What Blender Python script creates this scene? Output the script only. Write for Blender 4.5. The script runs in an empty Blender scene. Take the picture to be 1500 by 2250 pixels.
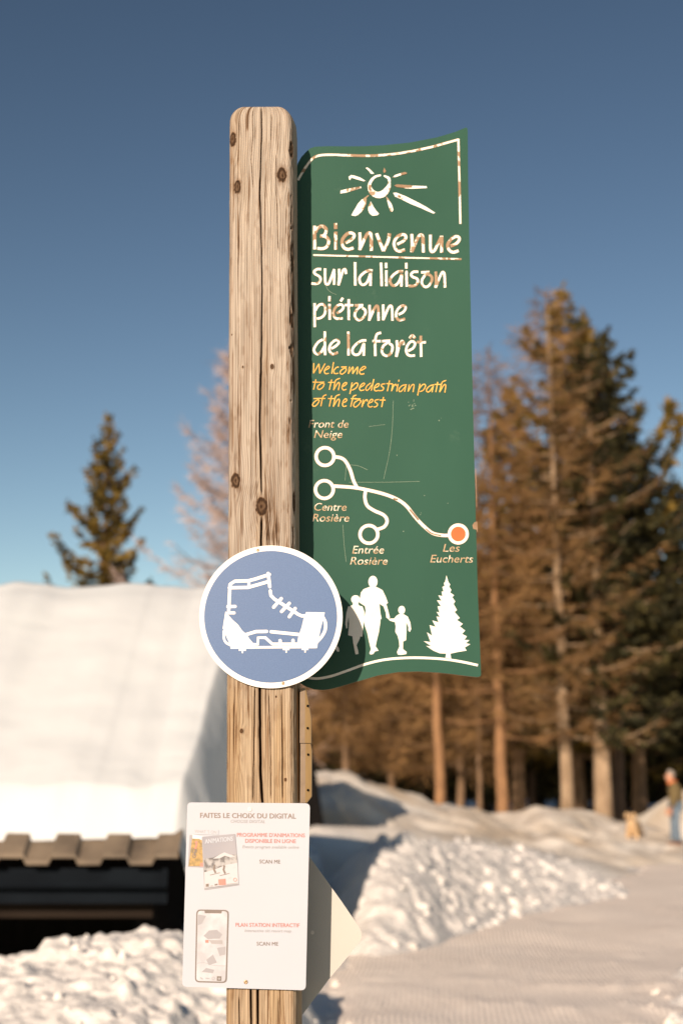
import bpy, bmesh, math, random
import numpy as np
from mathutils import Vector, Matrix
from mathutils.geometry import tessellate_polygon

random.seed(7)
RNG = np.random.default_rng(11)
SC = bpy.context.scene
COL = SC.collection
R = math.radians

# ------------------------------------------------------------------ camera, sky, sun, exposure
W, H, F = 1500.0, 2250.0, 3125.0          # photograph pixels; focal length in those pixels (50 mm on a 36 mm tall frame)
PITCH = math.atan(0.1904)
CAM = Vector((0, 0, 1.6))
cd = bpy.data.cameras.new('camera')
cam = bpy.data.objects.new('camera', cd)
COL.objects.link(cam)
cam.location = CAM
cam.rotation_euler = (math.pi / 2 + PITCH, 0, 0)
cd.sensor_fit = 'VERTICAL'
cd.sensor_height = 36.0
cd.sensor_width = 24.0
cd.lens = 50.0
cd.clip_start = 0.05
cd.clip_end = 2000
cd.dof.use_dof = True
cd.dof.focus_distance = 2.93
cd.dof.aperture_fstop = 3.0
SC.camera = cam

SUN_EL, SUN_AZ = R(20.5), R(20.5)          # azimuth: light travels from behind-left of the camera towards +x,+y
world = bpy.data.worlds.new('World')
SC.world = world
world.use_nodes = True
nt = world.node_tree
bg = nt.nodes['Background']
sky = nt.nodes.new('ShaderNodeTexSky')
sky.sky_type = 'NISHITA'
sky.sun_disc = False
sky.sun_elevation = SUN_EL
sky.sun_rotation = math.pi + SUN_AZ
sky.altitude = 1800
sky.air_density = 1.0
sky.dust_density = 0.35
sky.ozone_density = 1.0
gam = nt.nodes.new('ShaderNodeGamma'); gam.inputs['Gamma'].default_value = 1.5      # clear dry mountain air: deeper blue overhead
tint = nt.nodes.new('ShaderNodeMix'); tint.data_type = 'RGBA'; tint.blend_type = 'MULTIPLY'; tint.inputs['Factor'].default_value = 1.0
tint.inputs['B'].default_value = (.79, .635, .47, 1)
nt.links.new(sky.outputs[0], gam.inputs[0]); nt.links.new(gam.outputs[0], tint.inputs['A']); nt.links.new(tint.outputs['Result'], bg.inputs[0])
bg.inputs[1].default_value = 0.06
sd = bpy.data.lights.new('sun', 'SUN')
sd.energy = 5.0
sd.angle = R(0.5)
sd.color = (1.0, 0.80, 0.62)
sun = bpy.data.objects.new('sun', sd)
COL.objects.link(sun)
ldir = Vector((math.sin(SUN_AZ) * math.cos(SUN_EL), math.cos(SUN_AZ) * math.cos(SUN_EL), -math.sin(SUN_EL)))
sun.rotation_euler = ldir.to_track_quat('-Z', 'Y').to_euler()
sun.location = (-6, -12, 8)
SC.view_settings.view_transform = 'Standard'
SC.view_settings.look = 'None'
SC.view_settings.exposure = 0.3
SC.view_settings.gamma = 1.0
SC.cycles.use_denoising = True
SC.cycles.max_bounces = 6

# ------------------------------------------------------------------ helpers
_fw = Vector((0, math.cos(PITCH), math.sin(PITCH)))
_up = Vector((0, -math.sin(PITCH), math.cos(PITCH)))
def ray(px, py):
    return Vector((1, 0, 0)) * ((px - 750) / F) + _fw + _up * ((1125 - py) / F)
def at(px, py, Y):
    d = ray(px, py)
    return CAM + d * (Y / d.y)
class Plane:
    """A flat face in the scene; at() finds the point of it seen at a photograph pixel, off metres in front of the face."""
    def __init__(self, p, n):
        self.p = Vector(p); self.n = Vector(n).normalized()
    def at(self, px, py, off=0.0):
        d = ray(px, py)
        t = ((self.p + self.n * off) - CAM).dot(self.n) / d.dot(self.n)
        return CAM + d * t

def lin(r, g=None, b=None):
    f = lambda c: (c / 255 / 12.92) if c / 255 <= 0.04045 else ((c / 255 + 0.055) / 1.055) ** 2.4
    return (f(r), f(g), f(b))

def mat(name, col, rough=0.7, col2=None, scale=8.0, stretch=(1, 1, 1), contrast=(0.35, 0.65), bump=0.0, bump_scale=40.0, bump_dist=0.01,
        metal=0.0, spec=0.5, detail=4.0):
    m = bpy.data.materials.new(name)
    m.use_nodes = True
    t = m.node_tree
    p = t.nodes['Principled BSDF']
    p.inputs['Roughness'].default_value = rough
    p.inputs['Metallic'].default_value = metal
    p.inputs['Specular IOR Level'].default_value = spec
    tc = t.nodes.new('ShaderNodeTexCoord')
    mp = t.nodes.new('ShaderNodeMapping')
    mp.inputs['Scale'].default_value = stretch
    t.links.new(tc.outputs['Object'], mp.inputs[0])
    n = t.nodes.new('ShaderNodeTexNoise')
    n.inputs['Scale'].default_value = scale
    n.inputs['Detail'].default_value = detail
    t.links.new(mp.outputs[0], n.inputs['Vector'])
    r = t.nodes.new('ShaderNodeValToRGB')
    if col2 is None:
        col2 = tuple(c * 0.9 for c in col)
    r.color_ramp.elements[0].position = contrast[0]
    r.color_ramp.elements[1].position = contrast[1]
    r.color_ramp.elements[0].color = (*col2, 1)
    r.color_ramp.elements[1].color = (*col, 1)
    t.links.new(n.outputs['Fac'], r.inputs[0])
    t.links.new(r.outputs[0], p.inputs['Base Color'])
    if bump > 0:
        n2 = t.nodes.new('ShaderNodeTexNoise')
        n2.inputs['Scale'].default_value = bump_scale
        n2.inputs['Detail'].default_value = 5
        t.links.new(mp.outputs[0], n2.inputs['Vector'])
        b = t.nodes.new('ShaderNodeBump')
        b.inputs['Strength'].default_value = bump
        b.inputs['Distance'].default_value = bump_dist
        t.links.new(n2.outputs['Fac'], b.inputs['Height'])
        t.links.new(b.outputs[0], p.inputs['Normal'])
    return m

def tag(o, label=None, cat=None, group=None, kind=None):
    if label: o['label'] = label
    if cat: o['category'] = cat
    if group: o['group'] = group
    if kind: o['kind'] = kind
    return o
def empty(name, loc, label, cat, group=None):
    o = bpy.data.objects.new(name, None)
    o.empty_display_size = 0.1
    COL.objects.link(o)
    o.location = loc
    return tag(o, label, cat, group)
def mesh_obj(name, verts, faces, mats, parent=None, mat_idx=None, smooth=False):
    """verts in world space; moved into the parent's space (parents are only ever translated)."""
    off = Vector((0, 0, 0))
    q = parent
    while q is not None:
        off += q.location
        q = q.parent
    v = np.asarray([tuple(x) for x in verts] if not isinstance(verts, np.ndarray) else verts, dtype=float).reshape(-1, 3) - np.array(off)
    me = bpy.data.meshes.new(name)
    me.from_pydata(v.tolist(), [], faces if isinstance(faces, list) else faces.tolist())
    for m in (mats if isinstance(mats, (list, tuple)) else [mats]):
        me.materials.append(m)
    if mat_idx is not None:
        me.polygons.foreach_set('material_index', np.asarray(mat_idx, dtype=np.int32))
    if smooth:
        me.polygons.foreach_set('use_smooth', np.ones(len(me.polygons), dtype=bool))
    me.update()
    o = bpy.data.objects.new(name, me)
    COL.objects.link(o)
    if parent is not None:
        o.parent = parent
    return o
def copy_tree(o, parent=None):
    c = o.copy(); COL.objects.link(c)
    if parent is not None: c.parent = parent
    for ch in list(o.children): copy_tree(ch, c)
    return c

class MB:
    """collects polygons of one mesh"""
    def __init__(s): s.v = []; s.f = []; s.m = []
    def add(s, vs, fs, mi=0):
        b = len(s.v); s.v += [tuple(x) for x in vs]
        for f in fs: s.f.append(tuple(i + b for i in f)); s.m.append(mi)
    def box(s, lo, hi, mi=0, rot=None):
        x0, y0, z0 = lo; x1, y1, z1 = hi
        vs = [Vector(p) for p in [(x0,y0,z0),(x1,y0,z0),(x1,y1,z0),(x0,y1,z0),(x0,y0,z1),(x1,y0,z1),(x1,y1,z1),(x0,y1,z1)]]
        if rot: vs = [rot @ p for p in vs]
        s.add(vs, [(3,2,1,0),(4,5,6,7),(0,1,5,4),(1,2,6,5),(2,3,7,6),(3,0,4,7)], mi)
    def tube(s, pts, rad, n=10, mi=0):
        pts = [Vector(p) for p in pts]
        rings = []
        for i, p in enumerate(pts):
            d = (pts[min(i + 1, len(pts) - 1)] - pts[max(i - 1, 0)]).normalized()
            a = d.orthogonal().normalized() if abs(d.z) < .9 else Vector((1, 0, 0))
            a = (a - d * a.dot(d)).normalized(); b = d.cross(a)
            r = rad[i] if isinstance(rad, (list, tuple)) else rad
            rings.append([p + a * r * math.cos(k * 2 * math.pi / n) + b * r * math.sin(k * 2 * math.pi / n) for k in range(n)])
        vs = [v for r_ in rings for v in r_]; fs = []
        for i in range(len(pts) - 1):
            for k in range(n):
                fs.append((i*n+k, i*n+(k+1) % n, (i+1)*n+(k+1) % n, (i+1)*n+k))
        fs.append(tuple(range(n))[::-1]); fs.append(tuple((len(pts)-1)*n + k for k in range(n)))
        s.add(vs, fs, mi)
    def build(s, name, mats, parent=None, smooth=False):
        return mesh_obj(name, s.v, s.f, mats, parent, s.m, smooth)

def smooth_line(pts, n=8):
    """Catmull-Rom through the points (2-D or with a third value, the width)"""
    P = [np.array(p, float) for p in pts]
    if len(P) < 3: return P
    P = [2 * P[0] - P[1]] + P + [2 * P[-1] - P[-2]]
    out = []
    for i in range(1, len(P) - 2):
        for k in range(n):
            t = k / n
            out.append(0.5 * (2*P[i] + (P[i+1]-P[i-1])*t + (2*P[i-1]-5*P[i]+4*P[i+1]-P[i+2])*t*t + (3*P[i]-P[i-1]-3*P[i+1]+P[i+2])*t**3))
    out.append(P[-2])
    return out
def ribbon(pts, width, smooth=True, jitter=0.0, cap=False):
    """quads (2-D) of a stroke"""
    L = smooth_line(pts) if smooth else [np.array(p, float) for p in pts]
    if len(L) == 2 and jitter:
        L = [L[0] + (L[1] - L[0]) * k / 8 for k in range(9)]
    vs, fs = [], []
    n = len(L)
    for i, p in enumerate(L):
        d = L[min(i+1, n-1)][:2] - L[max(i-1, 0)][:2]
        d = d / (np.linalg.norm(d) + 1e-9)
        nn = np.array([-d[1], d[0]])
        w = (p[2] if len(p) > 2 else width) / 2
        a = w * (1 + random.uniform(-jitter, jitter)); b = w * (1 + random.uniform(-jitter, jitter))
        c = p[:2]
        if cap and i == 0: c = c - d * w * .6
        if cap and i == n - 1: c = c + d * w * .6
        vs += [c + nn * a, c - nn * b]
    for i in range(n - 1): fs.append((2*i, 2*i+1, 2*i+3, 2*i+2))
    if cap:                                # rounded ends
        for e, i0 in ((0, 0), (1, n - 1)):
            d = (L[0] - L[1])[:2] if e == 0 else (L[-1] - L[-2])[:2]
            d = d / (np.linalg.norm(d) + 1e-9)
            c = (vs[2*i0] + vs[2*i0+1]) / 2; r = np.linalg.norm(vs[2*i0] - vs[2*i0+1]) / 2
            a0 = math.atan2(d[1], d[0])
            b = len(vs)
            vs += [c + r * np.array([math.cos(a0 + t), math.sin(a0 + t)]) for t in np.linspace(-math.pi/2, math.pi/2, 8)]
            fs.append(tuple(range(b, b + 8)))
    return vs, fs
class Decal:
    """painted or routed marks on a Plane, traced in photograph pixels through a zoom window"""
    def __init__(s, plane, ox=0, oy=0, sc=1.0):
        s.pl = plane; s.mb = MB(); s.k = 0; s.o(ox, oy, sc)
    def o(s, ox, oy, sc): s.ox, s.oy, s.sc = ox, oy, sc; return s
    def P(s, p, off): return s.pl.at(s.ox + p[0] / s.sc, s.oy + p[1] / s.sc, off)
    def _add(s, vs, fs, off, mi):
        s.k += 1; off += s.k * 4e-6                 # no two marks share a plane
        V = [s.P(v, off) for v in vs]
        F2 = []
        for f in fs:
            if len(f) > 2:
                a, b, c = V[f[0]], V[f[1]], V[f[2]]
                F2.append(tuple(f) if (b - a).cross(c - a).dot(s.pl.n) > 0 else tuple(reversed(f)))
        s.mb.add(V, F2, mi)
    def stroke(s, pts, width, off=0.0008, mi=0, smooth=True, jitter=0.0, cap=False):
        vs, fs = ribbon(pts, width, smooth, jitter, cap); s._add(vs, fs, off, mi)
    def poly(s, pts, off=0.0008, mi=0, smooth=False):
        if smooth: pts = [p[:2] for p in smooth_line(list(pts) + [pts[0]], 4)[:-1]]
        tris = tessellate_polygon([[Vector((p[0], p[1], 0)) for p in pts]])
        s._add(pts, [tuple(t) for t in tris], off, mi)
    def disc(s, cx, cy, rx, ry=None, off=0.0008, mi=0, n=40):
        ry = ry or rx
        s._add([(cx + rx*math.cos(2*math.pi*k/n), cy + ry*math.sin(2*math.pi*k/n)) for k in range(n)], [tuple(range(n))], off, mi)
    def ring(s, cx, cy, r, w, off=0.0008, mi=0, n=56):
        vs, fs = [], []
        for k in range(n):
            a = 2*math.pi*k/n
            for q in (r - w/2, r + w/2): vs.append((cx + q*math.cos(a), cy + q*math.sin(a)))
        for k in range(n):
            j = (k+1) % n; fs.append((2*k, 2*k+1, 2*j+1, 2*j))
        s._add(vs, fs, off, mi)
    def text(s, txt, x0, x1, base, cap_h, off=0.0008, mi=0, slope=0.0, shear=0.0, bold=0.0):
        me = text_mesh(txt, shear, 0)
        xs = [v.co.x for v in me.vertices]; a, b = min(xs), max(xs)
        k = (x1 - x0) / (b - a); ky = cap_h / CAPH
        for ex, ey in (((0, 0),) if not bold else ((-bold, -.5*bold), (-bold, .5*bold), (0, 0), (bold, .5*bold), (bold, -.5*bold))):
            vs = [(x0 + (v.co.x - a) * k + ex * ky, base + slope * (v.co.x - a) * k - (v.co.y + ey) * ky) for v in me.vertices]
            s._add(vs, [tuple(p.vertices) for p in me.polygons], off, mi)
        bpy.data.meshes.remove(me)
    def build(s, name, mats, parent): return s.mb.build(name, mats, parent)
def text_mesh(txt, shear=0.0, bold=0.0):
    c = bpy.data.curves.new('t', 'FONT'); c.body = txt; c.size = 1; c.shear = shear; c.offset = bold; c.resolution_u = 3
    c.fill_mode = 'FRONT'
    o = bpy.data.objects.new('t', c); COL.objects.link(o)
    bpy.context.view_layer.update()
    me = bpy.data.meshes.new_from_object(o.evaluated_get(bpy.context.evaluated_depsgraph_get()))
    bpy.data.objects.remove(o); bpy.data.curves.remove(c)
    return me
_t = text_mesh('H'); CAPH = max(v.co.y for v in _t.vertices); bpy.data.meshes.remove(_t)

def slab(name, outline, plane, thick, mats, parent, bevel=0.0006):
    """plate whose front face lies on PLANE, cut to an outline traced in photograph pixels, THICK metres deep"""
    front = [plane.at(px, py) for px, py in outline]
    n = plane.n
    bm = bmesh.new()
    vf = [bm.verts.new(p) for p in front]
    f = bm.faces.new(vf)
    f.normal_update()
    if f.normal.dot(n) < 0: f.normal_flip()
    g = bmesh.ops.extrude_face_region(bm, geom=[f])
    for v in g['geom']:
        if isinstance(v, bmesh.types.BMVert): v.co -= n * thick
    # the extruded copy is the back
    bmesh.ops.recalc_face_normals(bm, faces=bm.faces)
    big = [q for q in bm.faces if len(q.verts) > 4]
    for q in bm.faces:
        q.material_index = 0 if (abs(q.normal.dot(n)) > .9) else (1 if len(mats) > 1 else 0)
    bmesh.ops.triangulate(bm, faces=big)
    off = Vector((0, 0, 0)) if parent is None else parent.location
    for v in bm.verts: v.co -= off
    me = bpy.data.meshes.new(name); bm.to_mesh(me); bm.free()
    for m in mats: me.materials.append(m)
    o = bpy.data.objects.new(name, me); COL.objects.link(o)
    if parent is not None: o.parent = parent
    return o
def screw(plane, px, py, r, m, parent, off=0.0):
    c = plane.at(px, py, off); n = plane.n
    a = n.orthogonal().normalized(); b = n.cross(a)
    k = 16; mb = MB(); vs = []
    prof = [(1.0, 0.0), (1.0, .0006), (.75, .0011), (.34, .0012), (.28, .0004), (.0001, .0003)]
    for q, h in prof:
        vs += [c + n * h + (a * math.cos(2*math.pi*i/k) + b * math.sin(2*math.pi*i/k)) * r * q for i in range(k)]
    fs = [(j*k+i, j*k+(i+1) % k, (j+1)*k+(i+1) % k, (j+1)*k+i) for j in range(len(prof)-1) for i in range(k)]
    mb.add(vs, fs)
    return mb.build('screw', m, parent, True)

# value noise
def _h(i, j, seed):
    n = (i.astype(np.int64) * 374761393 + j.astype(np.int64) * 668265263 + seed * 974634777) & 0xFFFFFFFF
    n = ((n ^ (n >> 13)) * 1274126177) & 0xFFFFFFFF
    return ((n ^ (n >> 16)) & 0xFFFF) / 65535.0
def vnoise(x, y, seed=0):
    x = np.asarray(x, float); y = np.asarray(y, float)
    i = np.floor(x); j = np.floor(y); u = x - i; v = y - j
    u = u*u*u*(u*(u*6-15)+10); v = v*v*v*(v*(v*6-15)+10)
    a = _h(i, j, seed); b = _h(i+1, j, seed); c = _h(i, j+1, seed); d = _h(i+1, j+1, seed)
    return (a*(1-u)+b*u)*(1-v) + (c*(1-u)+d*u)*v
def fbm(x, y, oct=4, seed=0, gain=.5):
    s = 0; a = 1; t = 0
    for k in range(oct):
        s = s + a * vnoise(x * 2**k + 13.7*k, y * 2**k - 7.1*k, seed + k); t += a; a *= gain
    return s / t
def sstep(a, b, x):
    t = np.clip((x - a) / (b - a), 0, 1); return t*t*(3-2*t)
def grid_faces(nr, nc):
    i = np.arange(nr-1)[:, None] * nc + np.arange(nc-1)[None, :]
    i = i.ravel()
    return np.stack([i, i+1, i+nc+1, i+nc], 1)
def grid_obj(name, X, Y, Z, m, parent=None, smooth=True):
    nr, nc = X.shape
    return mesh_obj(name, np.stack([X.ravel(), Y.ravel(), Z.ravel()], 1), grid_faces(nr, nc), m, parent, None, smooth)

# ------------------------------------------------------------------ materials
def snow_mat(name, a, b, bump, bscale, bdist, scale=1.5):
    m = mat(name, a, 0.65, b, scale, (1, 1, 1), (.3, .7), bump, bscale, bdist, spec=.25)
    return m
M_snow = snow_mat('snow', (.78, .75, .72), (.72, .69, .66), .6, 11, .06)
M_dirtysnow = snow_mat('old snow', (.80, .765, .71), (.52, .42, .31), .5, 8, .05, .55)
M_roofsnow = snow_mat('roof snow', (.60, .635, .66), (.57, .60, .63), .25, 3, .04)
M_path = snow_mat('groomed snow', (.96, .865, .775), (.89, .79, .70), .55, 16, .03, .8)
t = M_path.node_tree                                  # corduroy left by the groomer
wv = t.nodes.new('ShaderNodeTexWave'); wv.bands_direction = 'X'
wv.inputs['Scale'].default_value = 7.5; wv.inputs['Distortion'].default_value = 6.0; wv.inputs['Detail'].default_value = 1.0; wv.inputs['Detail Scale'].default_value = .12
tc = [n for n in t.nodes if n.type == 'TEX_COORD'][0]
mpw = t.nodes.new('ShaderNodeMapping'); mpw.inputs['Rotation'].default_value = (0, 0, R(4))
t.links.new(tc.outputs['Object'], mpw.inputs[0]); t.links.new(mpw.outputs[0], wv.inputs['Vector'])
bw = t.nodes.new('ShaderNodeBump'); bw.inputs['Strength'].default_value = .45; bw.inputs['Distance'].default_value = .010
b0 = [n for n in t.nodes if n.type == 'BUMP' and n != bw][0]
t.links.new(wv.outputs['Fac'], bw.inputs['Height']); t.links.new(b0.outputs[0], bw.inputs['Normal'])
t.links.new(bw.outputs[0], t.nodes['Principled BSDF'].inputs['Normal'])

M_screw = mat('screw brass', (.55, .42, .26), .4, (.35, .24, .14), 60, metal=.6)
M_steel = mat('screw steel', (.80, .76, .70), .5, (.7, .66, .6), 60)
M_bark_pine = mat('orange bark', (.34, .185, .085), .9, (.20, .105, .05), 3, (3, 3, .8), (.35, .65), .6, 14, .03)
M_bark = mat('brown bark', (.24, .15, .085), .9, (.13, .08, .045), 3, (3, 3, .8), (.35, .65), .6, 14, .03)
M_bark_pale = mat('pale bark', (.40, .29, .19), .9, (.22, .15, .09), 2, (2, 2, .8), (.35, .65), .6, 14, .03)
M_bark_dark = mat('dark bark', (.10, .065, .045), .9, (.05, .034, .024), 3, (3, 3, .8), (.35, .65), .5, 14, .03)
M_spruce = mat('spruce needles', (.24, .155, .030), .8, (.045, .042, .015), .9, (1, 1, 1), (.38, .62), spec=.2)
M_spruce_dark = mat('shaded spruce needles', (.060, .052, .017), .8, (.020, .021, .011), 1.1, (1, 1, 1), (.38, .62), spec=.2)  # spruce needles again, with the wood's shade put into the colour
M_larch = mat('bare larch twigs', (.32, .185, .075), .9, (.125, .074, .036), .8, (1, 1, 1), (.35, .65), spec=.2)
M_larch_pale = mat('pale larch twigs', (.56, .45, .41), .9, (.40, .29, .25), 1.0, (1, 1, 1), (.35, .65), spec=.2)

# ------------------------------------------------------------------ ground, path, banks
def ground_z(x, y):
    x = np.asarray(x, float); y = np.asarray(y, float)
    z = .05 * (fbm(x * .35, y * .35, 3, 5) - .5) * 2 - .03
    z = z - .5 * sstep(-2.5, -6, x) * sstep(12.5, 15, y) * (1 - sstep(22, 34, y))          # the hollow the snowed-in building stands in
    z = z + np.clip(y - 82, 0, None) * .17 + .4 * sstep(36, 46, y)
    return z
ys = np.concatenate([np.linspace(-30, 1.5, 24), 1.5 * np.exp(np.linspace(0, math.log(420 / 1.5), 300))[1:]])
us = np.linspace(-1, 1, 181)
YY, UU = np.meshgrid(ys, us, indexing='ij')
XX = UU * (12 + np.abs(YY) * .75)
ZZ = ground_z(XX, YY) + .03 * (fbm(XX * 2.2, YY * 2.2, 3, 9) - .5)
tag(grid_obj('snow_ground', XX, YY, ZZ, M_snow), kind='structure')

def bank(name, crest, front, back, m, lump, lump_f, res=.09, seed=1, ridge=.0, power=1.0, clods=1.0):
    """ridge of ploughed snow: crest points (world), skirts FRONT towards the camera and BACK away from it"""
    C = np.array([tuple(c) for c in crest])
    C = np.array(smooth_line(list(C), 10))
    s = np.concatenate([[0], np.cumsum(np.linalg.norm(np.diff(C[:, :2], axis=0), axis=1))])
    n = max(20, int(s[-1] / res)); q = np.linspace(0, s[-1], n)
    cx, cy, cz = (np.interp(q, s, C[:, k]) for k in range(3))
    t = np.concatenate([-np.linspace(1, 0, int(front / res))[:-1], np.linspace(0, 1, int(back / res))])
    d = np.where(t < 0, t * front, t * back)
    X = cx[None, :] + 0 * d[:, None]; Y = cy[None, :] + d[:, None]
    g = ground_z(X, Y)
    a = np.clip(1 - np.abs(t), 0, 1)[:, None] ** power
    a = a*a*(3-2*a) * .5 + a * .5
    end = sstep(0, 1.2, q)[None, :] * sstep(s[-1], s[-1] - 1.2, q)[None, :]
    Z = g + (cz[None, :] - g) * a * end
    mask = sstep(0, .25, a) * end
    wx = X + .35 * (fbm(X * 1.3, Y * 1.3, 2, seed + 40) - .5); wy = Y + .35 * (fbm(X * 1.3 + 5, Y * 1.3, 2, seed + 41) - .5)
    qx = wx * .78 + wy * .62; qy = wy * .78 - wx * .62
    nz = (fbm(qx * lump_f, qy * lump_f, 4, seed, .58) - .5) * 2
    clod = np.clip(fbm(qx * lump_f * 1.9 + 3, qy * lump_f * 1.9, 2, seed + 30) - .52, 0, 1) * 3.2
    fine = fbm(qx * lump_f * 3.1 + 11, qy * lump_f * 3.1, 3, seed + 50, .6)
    pit = sstep(.40, .24, fbm(qx * lump_f * 1.4 - 4, qy * lump_f * 1.4, 3, seed + 51, .6))
    nz = nz + (clod - .75 + 1.1 * (fine - .5) - 1.1 * pit) * clods
    rz = 1 - np.abs(fbm(qx * lump_f * .6 + 9, qy * lump_f * .6, 3, seed + 20) - .5) * 4
    Z = Z + mask * (lump * nz + ridge * rz) - .12 * (1 - sstep(0, .12, a * end)) 
    BANKS[name] = (X, Y, Z, mask)
    return tag(grid_obj(name, X, Y, Z, m), kind='structure')
BANKS = {}
bank('snow_bank', [at(-420, 2135, 8.9), at(-150, 2110, 9.1), at(0, 2092, 9.3), at(100, 2070, 9.3), at(200, 2056, 9.4), at(300, 2045, 9.5), at(400, 2030, 9.7), at(520, 2035, 10.0), at(640, 2100, 9.9), at(700, 2170, 9.6), at(765, 2260, 9.2)],
     3.2, .9, M_snow, .050, 3.2, .022, 3, .02, .8)
bank('snow_mound', [at(600, 1905, 18.2), at(700, 1905, 18.0), at(772, 1876, 17.8), at(817, 1846, 17.6), at(895, 1838, 18.2), at(951, 1842, 19.3), at(1018, 1845, 20.5), at(1085, 1853, 21.8), at(1164, 1865, 23), at(1220, 1884, 23.8), at(1304, 1901, 24.6), at(1350, 1930, 25)],
     4.2, 1.5, M_snow, .058, 2.4, .045, 14, .02, .85)
bank('far_snow_bank', [at(380, 1740, 29), at(520, 1730, 30), at(690, 1703, 31), at(765, 1703, 32), at(830, 1738, 32.5), at(900, 1760, 33), at(1000, 1778, 34), at(1110, 1798, 35), at(1165, 1776, 36), at(1240, 1786, 37), at(1340, 1806, 38), at(1385, 1812, 39), at(1440, 1840, 40)],
     8.5, 3.0, M_dirtysnow, .16, .9, .10, 31, .14, .75, .25)
bank('path_side_bank', [at(1360, 1815, 42), at(1400, 1796, 41), at(1440, 1772, 40), at(1475, 1748, 40), at(1540, 1725, 40), at(1640, 1712, 40), at(1760, 1740, 40)],
     3.2, 3.0, M_dirtysnow, .08, 1.0, .12, 41, .04, .9, .2)
bank('trampled_snow', [at(520, 1822, 21.6), at(690, 1817, 21.8), at(800, 1817, 22.3), at(950, 1824, 23.4), at(1085, 1844, 25), at(1220, 1872, 27), at(1330, 1895, 29), at(1380, 1915, 30)],
     2.6, 8.0, M_dirtysnow, .05, .8, .10, 46, .02, .7, .2)
bank('verge_snow', [at(1470, 2350, 8.8), at(1540, 2195, 10.8), at(1610, 2090, 13.2), at(1690, 2010, 16.4), at(1790, 1950, 20)],
     1.9, 1.8, M_snow, .05, 3.4, .04, 51, .02, 1.0)
# broken lumps thrown up by the plough, lying on the banks and along the path
bm_ = bmesh.new(); bmesh.ops.create_icosphere(bm_, subdivisions=2, radius=1)
ICO = np.array([v.co[:] for v in bm_.verts]); ICF = np.array([[v.index for v in f.verts] for f in bm_.faces]); bm_.free()
def clod_mesh(pts, lo, hi, seed):
    rng = np.random.default_rng(seed); V = []; Fc = []
    for k, p in enumerate(pts):
        r = lo + (hi - lo) * rng.random() ** 5
        q = ICO * rng.uniform(.6, 1.3, 3); pl = rng.normal(size=(5, 3)); pl /= np.linalg.norm(pl, axis=1)[:, None]
        for n_ in pl:                                        # flat broken faces
            d = q @ n_; q = q - np.outer(np.clip(d - rng.uniform(.45, .8), 0, None), n_)
        q = q + .06 * rng.normal(size=q.shape)
        V.append(q * r + np.array(p) + [0, 0, -r * .15]); Fc.append(ICF + k * len(ICO))
    return np.concatenate(V), np.concatenate(Fc)
rg_ = np.random.default_rng(77)
for nm, cnt, lo, hi, sd_ in (('snow_bank', 520, .006, .050, 1), ('snow_mound', 620, .010, .085, 2), ('verge_snow', 160, .008, .05, 3)):
    X, Y, Z, mk = BANKS[nm]; ok = np.argwhere(mk > .25); ij = ok[rg_.integers(0, len(ok), cnt)]
    v_, f_ = clod_mesh([(X[i, j], Y[i, j], Z[i, j]) for i, j in ij], lo, hi, sd_)
    tag(mesh_obj('snow_clods', v_, f_, M_snow), kind='stuff', label='broken clods of ploughed snow')
# unseen dark ground sheet, added to cut the snow's bounce onto the signs
M_darkground = mat('bounce-cutting dark ground', (.055, .052, .05), .8, (.035, .034, .034), 3, (1, 1, 1), (.35, .65), .4, 120, .004)
gx, gy = np.meshgrid(np.linspace(-26, 26, 60), np.linspace(-29, 1.6, 60))
tag(grid_obj('bounce_cutter', gx, gy, ground_z(gx, gy) + .05, M_darkground), kind='structure')
# groomed path: one sheet lying on the ground
ly = np.array([3, 9, 11, 14.5, 15.4, 18.3, 20.2, 22.5, 24.5, 28, 33, 40, 47.])
lx = np.array([-.45, -.3, -.2, -.05, .15, .75, 1.3, 2.1, 4.4, 5.6, 6.6, 8.0, 10.5])
rx = np.array([2.2, 2.7, 2.7, 4.2, 4.6, 5.8, 6.6, 8.0, 9.0, 11, 13, 15, 17.])
py_ = 3 * np.exp(np.linspace(0, math.log(47 / 3), 260)); pu = np.linspace(0, 1, 90)
PL = np.interp(py_, ly, lx); PR = np.interp(py_, ly, rx)
PX = PL[:, None] * (1 - pu) + PR[:, None] * pu; PY = np.repeat(py_[:, None], 90, 1)
edge = np.minimum(pu, 1 - pu)[None, :] * (PR - PL)[:, None]
PZ = ground_z(PX, PY) + .05 * sstep(0, .35, edge) - .012 + .07 * np.clip(fbm(PX * 3.1 + 7, PY * 3.1, 3, 63) - .60, 0, 1) * (.5 + sstep(1.6, .3, PR[:, None] - PX)) * 2 + .03 * (fbm(PX * 1.5, PY * 1.5, 3, 61) - .5) + .05 * sstep(.5, 0, edge) * (fbm(PX * 5, PY * 5, 3, 62) - .5)
tag(grid_obj('path', PX, PY, PZ, M_path), kind='structure')

pp = []
for k in range(260):
    i = rg_.integers(60, 235); u_ = 1 - abs(rg_.normal()) * .10 if k % 3 else abs(rg_.normal()) * .05
    j = int(np.clip(u_, 0, 1) * 89); pp.append((PX[i, j], PY[i, j], PZ[i, j]))
v_, f_ = clod_mesh(pp, .010, .06, 9); tag(mesh_obj('snow_clods', v_, f_, M_path), kind='stuff', label='small snow crumbs along the path edges')

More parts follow.
